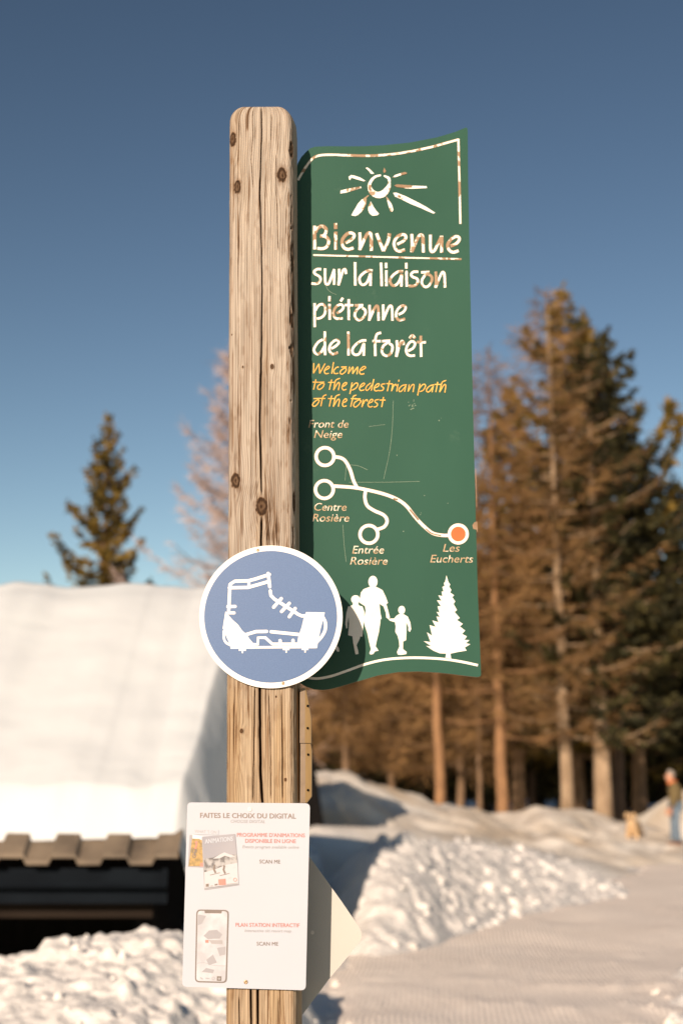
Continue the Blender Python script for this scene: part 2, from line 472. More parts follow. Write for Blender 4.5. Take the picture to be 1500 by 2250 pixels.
# ------------------------------------------------------------------ building under snow (left)
EY, RY = 11.0, 14.46
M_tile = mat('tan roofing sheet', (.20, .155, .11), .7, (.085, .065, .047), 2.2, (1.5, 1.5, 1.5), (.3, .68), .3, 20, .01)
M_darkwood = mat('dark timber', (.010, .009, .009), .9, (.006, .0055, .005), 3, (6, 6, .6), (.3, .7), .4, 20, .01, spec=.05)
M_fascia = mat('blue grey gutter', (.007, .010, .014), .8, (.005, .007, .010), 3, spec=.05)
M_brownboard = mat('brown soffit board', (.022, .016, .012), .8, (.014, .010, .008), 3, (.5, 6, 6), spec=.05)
bld = empty('building', (-5, 16, 0), 'low dark timber building buried under a thick slab of roof snow', 'building')
roofz = lambda Y: 1.028 + .68 * (Y - EY)
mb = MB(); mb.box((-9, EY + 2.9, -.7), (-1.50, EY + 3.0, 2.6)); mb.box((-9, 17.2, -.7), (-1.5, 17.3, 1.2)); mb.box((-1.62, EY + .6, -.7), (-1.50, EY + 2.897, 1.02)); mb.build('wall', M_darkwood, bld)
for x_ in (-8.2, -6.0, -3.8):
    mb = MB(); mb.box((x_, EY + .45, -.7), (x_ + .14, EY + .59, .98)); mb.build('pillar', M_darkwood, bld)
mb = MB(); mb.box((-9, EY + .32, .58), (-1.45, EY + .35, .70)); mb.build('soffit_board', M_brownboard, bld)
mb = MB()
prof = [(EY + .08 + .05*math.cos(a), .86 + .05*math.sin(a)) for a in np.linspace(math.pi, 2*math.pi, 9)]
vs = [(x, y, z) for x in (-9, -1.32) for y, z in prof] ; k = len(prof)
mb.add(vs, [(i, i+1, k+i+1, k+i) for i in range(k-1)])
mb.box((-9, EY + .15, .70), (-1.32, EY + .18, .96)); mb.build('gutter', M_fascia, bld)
# ribbed sheets
per = .39; xs = []; hs = []
x = -9.0
while x < -1.4:
    for dx, h in ((0, .0), (.165, .0), (.19, .05), (.365, .05)): xs.append(x + dx); hs.append(h)
    x += per
xs = np.array(xs); hs = np.array(hs)
rows = [EY, EY + .45, RY]
V = []; 
for Y in rows: V += [(a, Y, roofz(Y) + h) for a, h in zip(xs, hs)]
for a, h in zip(xs, hs): V.append((a, EY + .004, roofz(EY) + h - .035))
n = len(xs); Fc = [(r*n+i, r*n+i+1, (r+1)*n+i+1, (r+1)*n+i) for r in range(2) for i in range(n-1)] + [(3*n+i, 3*n+i+1, i+1, i) for i in range(n-1)]
V2 = [(-9, RY, roofz(RY)), (-1.25, RY, roofz(RY)), (-1.25, 17.9, .96), (-9, 17.9, .96)]
b0_ = len(V); V += V2; Fc.append((b0_, b0_+1, b0_+2, b0_+3))
mesh_obj('roof', V, Fc, M_tile, bld)
# snow slab: seen from in front its right-hand end rolls over in shade
gy = np.concatenate([np.linspace(EY + .19, EY + .8, 40), np.linspace(EY + .8, 17.7, 110)[1:]])
vx = -1.265 + (gy - EY) * .085 + .10 * (fbm(gy * 1.1, gy * 0, 2, 71) - .5)              # wavering verge
gu = np.concatenate([np.linspace(0, .82, 110), np.linspace(.82, 1, 90)[1:]])
GY = np.repeat(gy[:, None], len(gu), 1); GX = -9 + gu[None, :] * (vx[:, None] + .50 + 9)
base = np.where(GY < RY, roofz(GY), roofz(RY) - .70 * (GY - RY))
thick = (.30 + .10 * (fbm(GX * 2.2, GX * 0, 3, 77) - .5)) * sstep(0, .16 + .12 * fbm(GX * 3, GX * 0, 2, 78), GY - gy[0]) ** .5
over = np.clip(GX - (vx[:, None] - .03), 0, None)
top = base + thick + .08 * sstep(RY - .1, RY - 1.2, GY) * (fbm(GX * .5, GY * .9, 3, 72) - .5) + sstep(RY + .1, RY - .9, GY) * .035 * (fbm(GX * 1.2 + GY * .3, GY * 3.2, 3, 76) - .5) + .010 * (fbm(GX * 4, GY * 4, 3, 73) - .5)
SZ = top - .08 * np.exp(-((GY - RY) / .3) ** 2) - over * 1.6 - 6.0 * over ** 2 + .26 * sstep(.02, .25, over) * (fbm(GX * 5, GY * 3.2, 3, 79) - .5) * 2
SZ = np.maximum(SZ, .55 + .55 * fbm(GX * 2.2, GY * 2.2, 3, 75) - 1.2 * sstep(.42, .64, over))
SZ[0, :] = np.minimum(SZ[0, :], base[0, :] + .06)
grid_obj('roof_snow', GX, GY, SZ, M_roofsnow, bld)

# dark hut behind the post
hut = empty('hut', at(604, 1900, 24), 'small dark tapered timber hut in the snow behind the post', 'hut')
c = at(604, 1812, 24)
mb = MB()
for (hw0, z0, hw1, z1) in ((.92, c.z - .9, .44, c.z + 2.15),):
    vs = [(c.x-hw0, 24, z0), (c.x+hw0, 24, z0), (c.x+hw0, 24+2*hw0, z0), (c.x-hw0, 24+2*hw0, z0),
          (c.x-hw1, 24+.3, z1), (c.x+hw1, 24+.3, z1), (c.x+hw1, 24+2*hw0-.3, z1), (c.x-hw1, 24+2*hw0-.3, z1)]
    mb.add(vs, [(3,2,1,0),(4,5,6,7),(0,1,5,4),(1,2,6,5),(2,3,7,6),(3,0,4,7)])
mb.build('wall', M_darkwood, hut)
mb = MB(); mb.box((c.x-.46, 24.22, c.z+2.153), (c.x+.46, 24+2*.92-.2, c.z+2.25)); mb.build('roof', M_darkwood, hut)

# ------------------------------------------------------------------ wooden post
PF = Plane((0, 2.90, 0), (0, -1, 0))
def pcx(z): return -.1708 + (2.82 - z) * .0112
HWP, HDP, ZTOP = .0728, .055, at(577, 235, 2.91).z
def post_uv(px, py):
    p = PF.at(px, py); return p.x - pcx(p.z), p.z
M_wood = bpy.data.materials.new('weathered wood'); M_wood.use_nodes = True
t = M_wood.node_tree; pb = t.nodes['Principled BSDF']; pb.inputs['Roughness'].default_value = .85; pb.inputs['Specular IOR Level'].default_value = .2
at_ = t.nodes.new('ShaderNodeAttribute'); at_.attribute_name = 'tone'
at2 = t.nodes.new('ShaderNodeAttribute'); at2.attribute_name = 'warm'
rp = t.nodes.new('ShaderNodeValToRGB'); e = rp.color_ramp.elements
e[0].position = 0.0; e[0].color = (.47, .41, .345, 1); e[1].position = 1.0; e[1].color = (.006, .005, .004, 1)
for pos, cc in ((.25, (.35, .285, .23, 1)), (.5, (.20, .13, .082, 1)), (.75, (.07, .038, .02, 1))):
    q = rp.color_ramp.elements.new(pos); q.color = cc
t.links.new(at_.outputs['Fac'], rp.inputs[0])
tcw = t.nodes.new('ShaderNodeTexCoord'); mpw = t.nodes.new('ShaderNodeMapping'); mpw.inputs['Scale'].default_value = (260, 260, 7)
nw = t.nodes.new('ShaderNodeTexNoise'); nw.inputs['Scale'].default_value = 1.0; nw.inputs['Detail'].default_value = 5
t.links.new(tcw.outputs['Object'], mpw.inputs[0]); t.links.new(mpw.outputs[0], nw.inputs['Vector'])
hs_ = t.nodes.new('ShaderNodeMix'); hs_.data_type = 'RGBA'; hs_.blend_type = 'MULTIPLY'
t.links.new(at2.outputs['Fac'], hs_.inputs['Factor']); t.links.new(rp.outputs[0], hs_.inputs['A']); hs_.inputs['B'].default_value = (.98, .84, .63, 1)
mr = t.nodes.new('ShaderNodeMapRange'); mr.inputs['From Min'].default_value = .3; mr.inputs['From Max'].default_value = .7; mr.inputs['To Min'].default_value = .72; mr.inputs['To Max'].default_value = 1.12
t.links.new(nw.outputs['Fac'], mr.inputs['Value'])
ml = t.nodes.new('ShaderNodeMix'); ml.data_type = 'RGBA'; ml.blend_type = 'MULTIPLY'; ml.inputs['Factor'].default_value = 1
t.links.new(hs_.outputs['Result'], ml.inputs['A']); t.links.new(mr.outputs[0], ml.inputs['B'])
t.links.new(ml.outputs['Result'], pb.inputs['Base Color'])
bw = t.nodes.new('ShaderNodeBump'); bw.inputs['Strength'].default_value = .35; bw.inputs['Distance'].default_value = .002
t.links.new(nw.outputs['Fac'], bw.inputs['Height']); t.links.new(bw.outputs[0], pb.inputs['Normal'])

def make_post():
    # cross-section from the back middle round the left, the front (dense), the right and back again
    def corner(cx, cy, r, a0, a1, n): return [(cx + r*math.cos(a), cy + r*math.sin(a)) for a in np.linspace(a0, a1, n)]
    rf, rr, rb = .014, .019, .012; ry = .060
    sec = [(0, HDP)] + corner(-HWP+rb, HDP-rb, rb, math.pi/2, math.pi, 6) + [(-HWP, y) for y in np.linspace(.03, -.026, 8)]
    sec += corner(-HWP+rf, -HDP+rf, rf, math.pi, 1.5*math.pi, 12)
    sec += [(x, -HDP) for x in np.linspace(-HWP+rf, HWP-rr, 170)[1:-1]]
    sec += [(HWP-rr + rr*math.cos(a), -HDP+ry + ry*math.sin(a)) for a in np.linspace(-math.pi/2, 0, 30)] + [(HWP, y) for y in np.linspace(.014, .034, 5)] + corner(HWP-rb, HDP-rb, rb, 0, math.pi/2, 6)
    S = np.array(sec); m = len(S)
    arc = np.concatenate([[0], np.cumsum(np.linalg.norm(np.diff(S, axis=0), axis=1))])
    zr = np.concatenate([np.linspace(0, .95, 20), np.linspace(.95, ZTOP - .04, 1250)[1:], ZTOP - .04 + .04 * np.sin(np.linspace(0, math.pi/2, 30))[1:]])
    zz = np.repeat(zr[:, None], m, 1)
    sx = np.repeat(S[None, :, 0], len(zr), 0); sy = np.repeat(S[None, :, 1], len(zr), 0)
    rt = .036; rty = .012
    d = np.clip((zr - (ZTOP - rt)) / rt, 0, .9999); fx = (HWP - rt + rt * np.sqrt(1 - d*d)) / HWP
    d2 = np.clip((zr - (ZTOP - rty)) / rty, 0, .9999); fy = (HDP - rty + rty * np.sqrt(1 - d2*d2)) / HDP
    mid = int(np.argmin(np.abs(S[:, 0]) + (S[:, 1] > 0)))
    u = (arc - arc[mid])[None, :] + 0 * zz          # unwrapped coordinate, 0 in the middle of the front
    ux = sx                                             # along the front face
    front = sstep(0, .004, -(sy + .030))
    # ---- figure of the wood
    knots = [(511, 305, 9, 20), (620, 384, 12, 20), (522, 411, 9, 18), (644, 326, 9, 22), (518, 1056, 11, 19), (575, 1113, 14, 21), (655, 1100, 8, 26), (598, 806, 4, 6), (534, 807, 2, 3),
             (531, 1606, 4, 5), (627, 1713, 3, 4), (649, 575, 8, 20), (648, 700, 6, 22)]
    phi = u + .010 * (fbm(u * 9, zz * 1.1, 3, 101) - .5) + .0025 * (fbm(u * 60, zz * 6, 2, 104) - .5)
    kt = np.zeros_like(zz); ring = np.zeros_like(zz)
    for (px, py, rx, ry) in knots:
        ku, kz = post_uv(px, py); a = rx * .00095; b = ry * .00095
        du = u - ku; dz = zz - kz
        phi = phi - np.tanh(du / (.5 * a)) * a * 1.5 * np.exp(-(dz / (2.8 * b)) ** 2) * np.exp(-np.abs(du) / (3.5 * a))
        rr_ = np.sqrt((du / a) ** 2 + (dz / b) ** 2) + .35 * (fbm(u * 220, zz * 160, 2, 110) - .5)
        kt = np.maximum(kt, sstep(1.12, .82, rr_) * (.74 + .12 * np.cos(rr_ * 9)))
        kt = np.maximum(kt, .40 * sstep(1.9, 1.0, rr_) * (.5 + fbm(u * 150, zz * 60, 2, 111) * .5))
        kt = np.maximum(kt, .42 * np.exp(-(du / (.55 * a)) ** 2) * sstep(.2 * b, 1.0 * b, -dz) * np.exp(-np.clip(-dz, 0, None) / (1.6 * b)))
    for py, a in ((1545, 1.0), (1590, 1.0), (1640, .8)):       # cathedral figure low on the left
        ku, kz = post_uv(528, py); phi = phi + .010 * a * np.exp(-((u - ku) / .011) ** 2) * sstep(.16, 0, np.abs(zz - kz))
    g1 = .5 + .5 * np.sin(2 * math.pi * (phi * 175 + .6 * fbm(u * 14, zz * 2, 2, 102)))
    g2 = .5 + .5 * np.sin(2 * math.pi * (phi * 62 + 1.5 * fbm(u * 8, zz * .9, 2, 103)))
    broad = fbm(u * 32, zz * 1.3, 3, 105)
    fib = fbm(u * 330, zz * 9, 3, 106)
    tone = .02 + .10 * g1 ** 2 + .06 * g2 ** 3 + .12 * sstep(.42, .75, broad) * .6 + .26 * (fib - .45)
    low = sstep(1.95, 1.70, zz)
    hair = fbm(u * 260 + 4 * fbm(u * 20, zz * 3, 2, 117), zz * 4.2, 3, 118)                # fine drying checks and raised grain
    tone = tone + .42 * sstep(.67, .74, hair) * sstep(.42, .6, fbm(u * 18, zz * 2.1, 2, 119)) + .14 * sstep(.55, .8, fbm(u * 120, zz * 30, 3, 120))
    # right edge: frayed fibres and painted turn-away shade; left edge: darker tone
    fr = sstep(.040, .064, u) * front
    tone = tone + fr * .50 * sstep(.54, .66, fbm(u * 210, zz * 26, 4, 107) * .6 + fbm(u * 40, zz * 5.5, 2, 108) * .45) * (1 - .6 * low)
    tone = tone + sstep(-.055, -.068, u) * .25 * fbm(u * 90, zz * 12, 3, 109)
    tone = tone + .12 * sstep(.58, .72, fbm(u * 55, zz * 3.2, 3, 115))
    tone = np.maximum(tone, kt)
    # checks (long drying cracks)
    depth = np.zeros_like(zz)
    def crack(pts, w, dp):
        nonlocal tone, depth
        q = np.array([post_uv(*p) for p in pts]); o = np.argsort(q[:, 1])
        c = np.interp(zz, q[o, 1], q[o, 0]) + .0006 * (fbm(zz * 40, zz * 0, 3, 112) - .5) * 2
        inside = sstep(q[:, 1].min() - .002, q[:, 1].min() + .02, zz) * sstep(q[:, 1].max() + .002, q[:, 1].max() - .02, zz)
        ww = w * .00095 * (.55 + .9 * fbm(zz * 6, zz * 0, 2, 113)) * inside + 1e-6
        k = np.exp(-((u - c) / ww) ** 4) * inside
        tone = np.maximum(tone, k * .98); depth = np.maximum(depth, k * dp)
        tone = np.maximum(tone, .33 * inside * np.exp(-((u - c) / (3.2 * ww)) ** 2))
    crack([(574, 228), (575, 300), (571, 420), (574, 520), (576, 640), (575, 720), (574, 800), (571, 930), (573, 1010), (575, 1095)], 1.35, .012)
    crack([(575, 1130), (573, 1250), (571, 1400), (570.5, 1510), (571.5, 1600), (572.5, 1700), (577, 1765), (572, 1900), (566, 2100), (567, 2300)], 2.0, .014)
    crack([(545, 1900), (551, 2080), (551, 2180), (553, 2300)], 1.9, .012)
    crack([(607, 330), (607, 400), (609, 470), (612, 560)], .6, .003)
    crack([(554, 230), (556, 300), (552, 350), (557, 420)], .55, .003)
    crack([(597, 240), (596, 280), (595, 322)], .6, .003)
    crack([(560, 1500), (559, 1590), (557, 1690), (556, 1770)], .8, .004)
    crack([(618, 1512), (620, 1640), (621, 1765)], .7, .004)
    crack([(590, 1514), (594, 1620), (595, 1765)], .5, .003)
    crack([(641, 1550), (643, 1650), (646, 1765)], .5, .003)
    crack([(525, 2180), (527, 2300)], .9, .004)
    crack([(612, 2180), (611, 2300)], .7, .004)
    for px, py, r_ in ((643, 498, 3.2), (638, 763, 3.4), (642, 879, 3.2), (607, 1531, 2), (508, 735, 2)):
        ku, kz = post_uv(px, py); k = sstep(1.2, .7, np.hypot(u - ku, (zz - kz)) / (r_ * .00095)); tone = np.maximum(tone, k); depth = np.maximum(depth, k * .004)
    ed = sstep(ZTOP - .03, ZTOP, zz) * .12
    tone = np.clip(tone + ed * fbm(u * 60, zz * 60, 2, 114), 0, 1)
    relief = -.0010 * g1 ** 2 - .0012 * (fib - .5) - .0035 * sstep(.3, .9, tone) * fr - depth + .002 * kt
    relief = relief + .004 * (fbm(u * 10, zz * 1.2, 2, 116) - .5)
    # outward normal of the section
    tn = np.gradient(S, axis=0); nr = np.stack([-tn[:, 1], tn[:, 0]], 1); nr /= np.linalg.norm(nr, axis=1)[:, None] + 1e-9
    if nr[mid, 1] > 0: nr = -nr
    X = pcx(zz) + sx * fx[:, None] + nr[None, :, 0] * relief
    Y = 2.955 + sy * fy[:, None] + nr[None, :, 1] * relief
    nrw = len(zr)
    V = np.stack([X.ravel(), Y.ravel(), zz.ravel()], 1)
    i = np.arange(nrw-1)[:, None] * m + np.arange(m)[None, :]
    j = np.arange(nrw-1)[:, None] * m + (np.arange(m)[None, :] + 1) % m
    Fc = np.stack([i.ravel(), j.ravel(), (j + m).ravel(), (i + m).ravel()], 1).tolist()
    Fc.append(list(range((nrw-1)*m, nrw*m)))
    o = mesh_obj('wooden_post', V, Fc, M_wood)
    a = o.data.attributes.new('tone', 'FLOAT', 'POINT'); a.data.foreach_set('value', tone.ravel().astype(np.float32))
    a = o.data.attributes.new('warm', 'FLOAT', 'POINT'); a.data.foreach_set('value', (low * .75 + .35 * sstep(.5, .7, broad)).clip(0, 1).ravel().astype(np.float32))
    o.data.polygons.foreach_set('use_smooth', np.ones(len(o.data.polygons), dtype=bool))
    # mesh_obj keeps world coordinates: the origin is the ground at the world's centre
    return tag(o, 'tall weathered wooden post with dark knots and a long vertical crack', 'post')
make_post()

# ------------------------------------------------------------------ green welcome panel (fixed to the back of the post)
def worn_mat(name, paint, bare, thr, scale=38, stretch=(1, 1, 1)):
    m = mat(name, paint, .6, bare, scale, stretch, (thr, thr + .03), spec=.3, detail=3.0)
    return m
def panel_mat():
    m = mat('green sign paint', (.038, .109, .077), .42, (.028, .086, .060), 2.6, (1.4, 1, .55), (.28, .72), .04, 90, .002, spec=.14)
    t = m.node_tree; p = t.nodes['Principled BSDF']
    src = p.inputs['Base Color'].links[0].from_socket
    # scuffs: pale, thin and clustered
    tc = [n for n in t.nodes if n.type == 'TEX_COORD'][0]
    n1 = t.nodes.new('ShaderNodeTexNoise'); n1.inputs['Scale'].default_value = 4.2; n1.inputs['Detail'].default_value = 8; n1.inputs['Roughness'].default_value = .75
    t.links.new(tc.outputs['Object'], n1.inputs['Vector'])
    r = t.nodes.new('ShaderNodeMapRange'); r.inputs['From Min'].default_value = .60; r.inputs['From Max'].default_value = .80; r.inputs['To Max'].default_value = .35
    t.links.new(n1.outputs['Fac'], r.inputs['Value'])
    mx = t.nodes.new('ShaderNodeMix'); mx.data_type = 'RGBA'; mx.inputs['B'].default_value = (.22, .30, .22, 1)
    t.links.new(r.outputs[0], mx.inputs['Factor']); t.links.new(src, mx.inputs['A']); t.links.new(mx.outputs['Result'], p.inputs['Base Color'])
    n2 = t.nodes.new('ShaderNodeTexNoise'); n2.inputs['Scale'].default_value = 7
    t.links.new(tc.outputs['Object'], n2.inputs['Vector'])
    r2 = t.nodes.new('ShaderNodeMapRange'); r2.inputs['To Min'].default_value = .34; r2.inputs['To Max'].default_value = .52
    t.links.new(n2.outputs['Fac'], r2.inputs['Value']); t.links.new(r2.outputs[0], p.inputs['Roughness'])
    return m
M_panel = panel_mat()
M_edge = mat('panel core', (.42, .27, .15), .8, (.28, .17, .09), 30)
M_cream = worn_mat('routed cream paint', (.90, .86, .76), (.36, .24, .15), 0.445, 42)
M_cream2 = worn_mat('routed cream paint, clean', (.92, .89, .81), (.38, .26, .165), .395, 40)
M_route = mat('cream paint', (.92, .89, .82), .6, (.86, .81, .72), 30)
M_bare = mat('bare routed board', (.34, .22, .135), .8, (.24, .15, .09), 40)
M_worn = worn_mat('half worn cream lettering', (.80, .73, .60), (.50, .36, .22), .52, 55)
M_yellow = mat('yellow lettering paint', (.86, .52, .11), .6, (.74, .40, .07), 40)
M_ochre = mat('ochre letter edge', (.42, .20, .05), .7, (.32, .15, .04), 40)
M_orange = mat('orange spot paint', (.80, .16, .035), .6, (.70, .13, .03), 30)
M_scratch = mat('scratches', (.26, .34, .25), .7, (.20, .28, .20), 60)

PANROT = R(4.5)
PG = Plane((-.10, 3.0135, 2.3), (math.sin(PANROT) * -1 * -1, -math.cos(PANROT), 0))
pan = empty('welcome_sign', PG.at(850, 1480), 'tall green wave-edged welcome panel with route map, right of the post', 'sign')
out1 = [(408, 640), (420, 470), (435, 398), (455, 362), (485, 330), (505, 314), (530, 306), (600, 303), (700, 304), (800, 303), (900, 298), (1050, 283), (1200, 254), (1300, 224), (1358, 200), (1365, 204), (1367, 215)]
outline = [(480 + x/2.5, 200 + y/2.5) for x, y in out1] + [(1028, 400), (1034, 700), (1041, 1000), (1049, 1300)]
out2 = [(1419, 855), (1417, 868), (1408, 876), (1390, 879), (1300, 869), (1200, 856), (1100, 845), (950, 837), (800, 841), (650, 866), (500, 910), (350, 955), (290, 970), (230, 976), (170, 971), (110, 950), (60, 922), (0, 880)]
outline += [(640 + x/3.409, 1230 + y/3.409) for x, y in out2]
slab('panel', outline, PG, .009, [M_panel, M_edge], pan)

D = Decal(PG)
def hand(strokes, w, jit=.10, mi=0):
    for st in strokes:
        D.stroke(st, w * 1.17, .0004, 1, True, .06)
        D.stroke(st, w * .92, .0009, mi, True, jit)
# border line, sun
D.o(480, 200, 2.5)
bl = [(437, 490), (452, 462), (470, 432), (495, 396), (520, 368), (560, 353), (630, 350), (700, 353), (850, 355), (1000, 341), (1150, 312), (1250, 285), (1316, 266)]
D.stroke(bl, 15, .0004, 1); D.stroke(bl, 12, .0009, 0, True, .1)
D.stroke([(1316, 262), (1327, 730)], 14, .0004, 1); D.stroke([(1316, 262), (1327, 730)], 11, .0009, 0, True, .1)
D.build('border_line', [M_cream, M_bare], pan)
D = Decal(PG, 730, 350, 6.25)
D.stroke([(665, 218, 24), (590, 238, 32), (535, 290, 38), (508, 365, 46), (540, 448, 74), (625, 490, 86), (705, 465, 92), (762, 395, 66), (780, 330, 36), (772, 262, 40), (705, 224, 20)], 40, .0009, 0, True, .04)
for pl_ in ([(455, 120), (470, 112), (492, 118), (530, 150), (575, 197), (530, 202), (505, 165)],
            [(222, 240), (258, 215), (310, 226), (380, 250), (455, 295), (430, 302), (330, 275), (262, 252), (240, 285), (230, 278)],
            [(108, 470), (112, 430), (200, 405), (300, 388), (392, 374), (396, 394), (300, 425), (180, 460)],
            [(260, 770), (285, 720), (310, 680), (350, 610), (400, 555), (495, 488), (502, 500), (470, 530), (465, 610), (420, 700), (350, 765), (310, 780)],
            [(525, 578), (560, 645), (600, 705), (638, 745), (620, 768), (550, 777), (510, 745), (490, 700), (492, 650)],
            [(735, 508), (765, 535), (815, 620), (836, 690), (825, 718), (795, 717), (770, 640)],
            [(833, 460), (880, 458), (1010, 510), (1100, 555), (1180, 595), (1290, 655), (1412, 735), (1385, 746), (1300, 710), (1220, 672), (1070, 612), (930, 542), (860, 512)],
            [(985, 388), (1090, 362), (1290, 368), (1297, 395), (1090, 405), (990, 398)],
            [(820, 250), (860, 215), (935, 190), (950, 215), (870, 243)]):
    D.poly(pl_, .0009, 0)
D.poly([(848, 362), (880, 343), (1095, 358), (1090, 388), (985, 392), (880, 380)], .0012, 1)
D.poly([(935, 190), (990, 173), (1022, 182), (1020, 200), (945, 217)], .0012, 1)
D.poly([(708, 112), (722, 135), (736, 162), (724, 180), (708, 190), (695, 165)], .0012, 1)
D.poly([(890, 500), (915, 488), (945, 508), (932, 530), (905, 525)], .0012, 1)
D.poly([(498, 350), (535, 352), (530, 400), (545, 432), (505, 430), (492, 395)], .0012, 1)
D.poly([(305, 392), (375, 373), (380, 395), (320, 412)], .0012, 1)
D.build('sun_emblem', [M_cream2, M_bare], pan)
# Bienvenue
D = Decal(PG, 680, 480, 8.824)
hand([[(97, 140), (100, 600)], [(115, 270), (150, 195), (235, 150), (305, 185), (320, 250), (295, 310), (255, 345)], [(200, 340), (290, 345), (350, 390), (370, 460), (330, 550), (250, 585), (150, 580)],
      [(503, 90), (505, 205)], [(505, 255), (507, 605)],
      [(690, 475), (790, 425), (855, 360), (855, 305), (790, 280), (710, 315), (640, 405), (630, 490), (670, 570), (750, 600), (850, 572)],
      [(972, 270), (978, 500), (970, 615)], [(975, 595), (1060, 405), (1120, 300), (1170, 285), (1190, 345), (1195, 628)],
      [(1295, 288), (1430, 632)], [(1430, 632), (1490, 510), (1530, 400), (1545, 288)]], 60)
D.o(850, 480, 8.824)
hand([[(195, 500), (290, 455), (358, 390), (355, 332), (290, 312), (200, 355), (140, 450), (140, 530), (180, 610), (250, 635), (345, 605)],
      [(478, 300), (485, 520), (475, 655)], [(480, 640), (560, 450), (620, 338), (665, 322), (692, 375), (702, 662)],
      [(838, 315), (838, 560), (850, 630), (880, 645), (930, 600), (1055, 345)], [(1060, 335), (1055, 665)],
      [(1225, 535), (1320, 500), (1390, 430), (1392, 372), (1340, 350), (1260, 388), (1185, 480), (1175, 545), (1210, 620), (1280, 655), (1385, 625)]], 58)
D.o(680, 480, 8.824)
D.stroke([(70, 708), (2940, 790)], 42, .0004, 1, True, .1); D.stroke([(70, 708), (1400, 748), (2940, 788)], 30, .0009, 0, True, .14)
D.build('heading', [M_cream, M_bare], pan)
# the three lines below it
D = Decal(PG, 680, 560, 8.824)
hand([[(225, 278), (150, 278), (90, 320), (110, 370), (190, 420), (213, 470), (190, 530), (130, 560), (35, 555)],
      [(300, 262), (302, 500), (325, 565), (380, 540), (480, 275)], [(478, 300), (475, 580)],
      [(570, 270), (575, 450), (558, 592)], [(560, 585), (610, 420), (650, 300), (690, 285), (705, 372)],
      [(880, 140), (885, 595)],
      [(1220, 305), (1150, 302), (1050, 350), (970, 440), (975, 530), (1020, 580), (1080, 565), (1130, 500), (1182, 345)], [(1182, 345), (1178, 602)]], 50)
D.o(830, 560, 8.824)
hand([[(60, 150), (72, 607)], [(158, 153), (158, 258)], [(160, 298), (163, 607)],
      [(490, 318), (400, 325), (310, 380), (240, 470), (245, 550), (300, 598), (370, 568), (420, 490), (462, 368)], [(462, 368), (452, 615)],
      [(548, 155), (548, 268)], [(550, 308), (557, 618)],
      [(780, 328), (690, 330), (643, 375), (668, 425), (750, 460), (773, 510), (745, 575), (690, 603), (595, 605)],
      [(1000, 333), (835, 340)], [(985, 345), (900, 410), (850, 500), (860, 580), (920, 622), (990, 592), (1040, 510), (1045, 440), (1010, 395), (970, 382)],
      [(1120, 322), (1125, 520), (1113, 640)], [(1118, 630), (1180, 470), (1235, 350), (1270, 340), (1288, 400), (1298, 635)]], 50)
D.build('lettering', [M_cream2, M_bare], pan)
D = Decal(PG, 680, 640, 6.818)
hand([[(75, 178), (77, 537)], [(85, 290), (130, 218), (185, 193), (228, 222), (238, 290), (215, 360), (165, 398), (108, 410)],
      [(297, 72), (298, 152)], [(298, 188), (302, 428)],
      [(405, 330), (460, 300), (500, 258), (498, 218), (460, 198), (400, 232), (360, 300), (365, 370), (405, 408), (495, 405)], [(500, 98), (462, 152)],
      [(585, 118), (587, 432)], [(523, 206), (657, 212)],
      [(802, 208), (675, 213)], [(790, 218), (715, 267), (677, 340), (690, 400), (740, 432), (800, 398), (836, 330), (828, 278), (790, 252)],
      [(895, 203), (900, 350), (890, 442)], [(893, 432), (945, 310), (985, 235), (1013, 220), (1028, 270), (1032, 442)],
      [(1100, 197), (1103, 340), (1100, 435)], [(1100, 430), (1150, 310), (1190, 230), (1218, 220), (1233, 262), (1240, 442)],
      [(1330, 350), (1395, 315), (1433, 265), (1428, 228), (1385, 218), (1325, 262), (1295, 330), (1300, 390), (1340, 432), (1430, 412)],
      ], 38)
D.build('lettering', [M_cream2, M_bare], pan)
D = Decal(PG, 680, 640, 6.818)
hand([[(200, 722), (130, 762), (72, 850), (72, 905), (115, 942), (175, 908), (225, 820)], [(228, 600), (232, 957)],
      [(325, 860), (385, 825), (433, 778), (428, 740), (390, 733), (330, 775), (297, 840), (302, 900), (345, 942), (425, 918)],
      [(580, 603), (583, 962)],
      [(848, 735), (775, 742), (690, 800), (642, 870), (650, 930), (700, 953), (755, 918), (816, 772)], [(815, 775), (810, 967)],
      [(1070, 620), (1010, 642), (985, 720), (980, 800), (983, 972)], [(940, 745), (1065, 748)],
      [(1207, 740), (1085, 748)], [(1195, 752), (1110, 812), (1082, 880), (1097, 938), (1150, 967), (1208, 938), (1238, 870), (1233, 812), (1190, 782)]], 38)
D.o(680, 720, 5.556)
hand([[(1062, 153), (1068, 250), (1056, 357)], [(1060, 348), (1090, 232), (1120, 168), (1140, 172), (1146, 212)],
      [(1200, 285), (1255, 255), (1283, 210), (1278, 178), (1240, 168), (1197, 210), (1177, 270), (1192, 323), (1230, 343), (1285, 340)], [(1218, 132), (1252, 95), (1286, 132)],
      [(1355, 98), (1360, 357)], [(1308, 176), (1418, 179)]], 31)
D.build('lettering', [M_cream2, M_bare], pan)
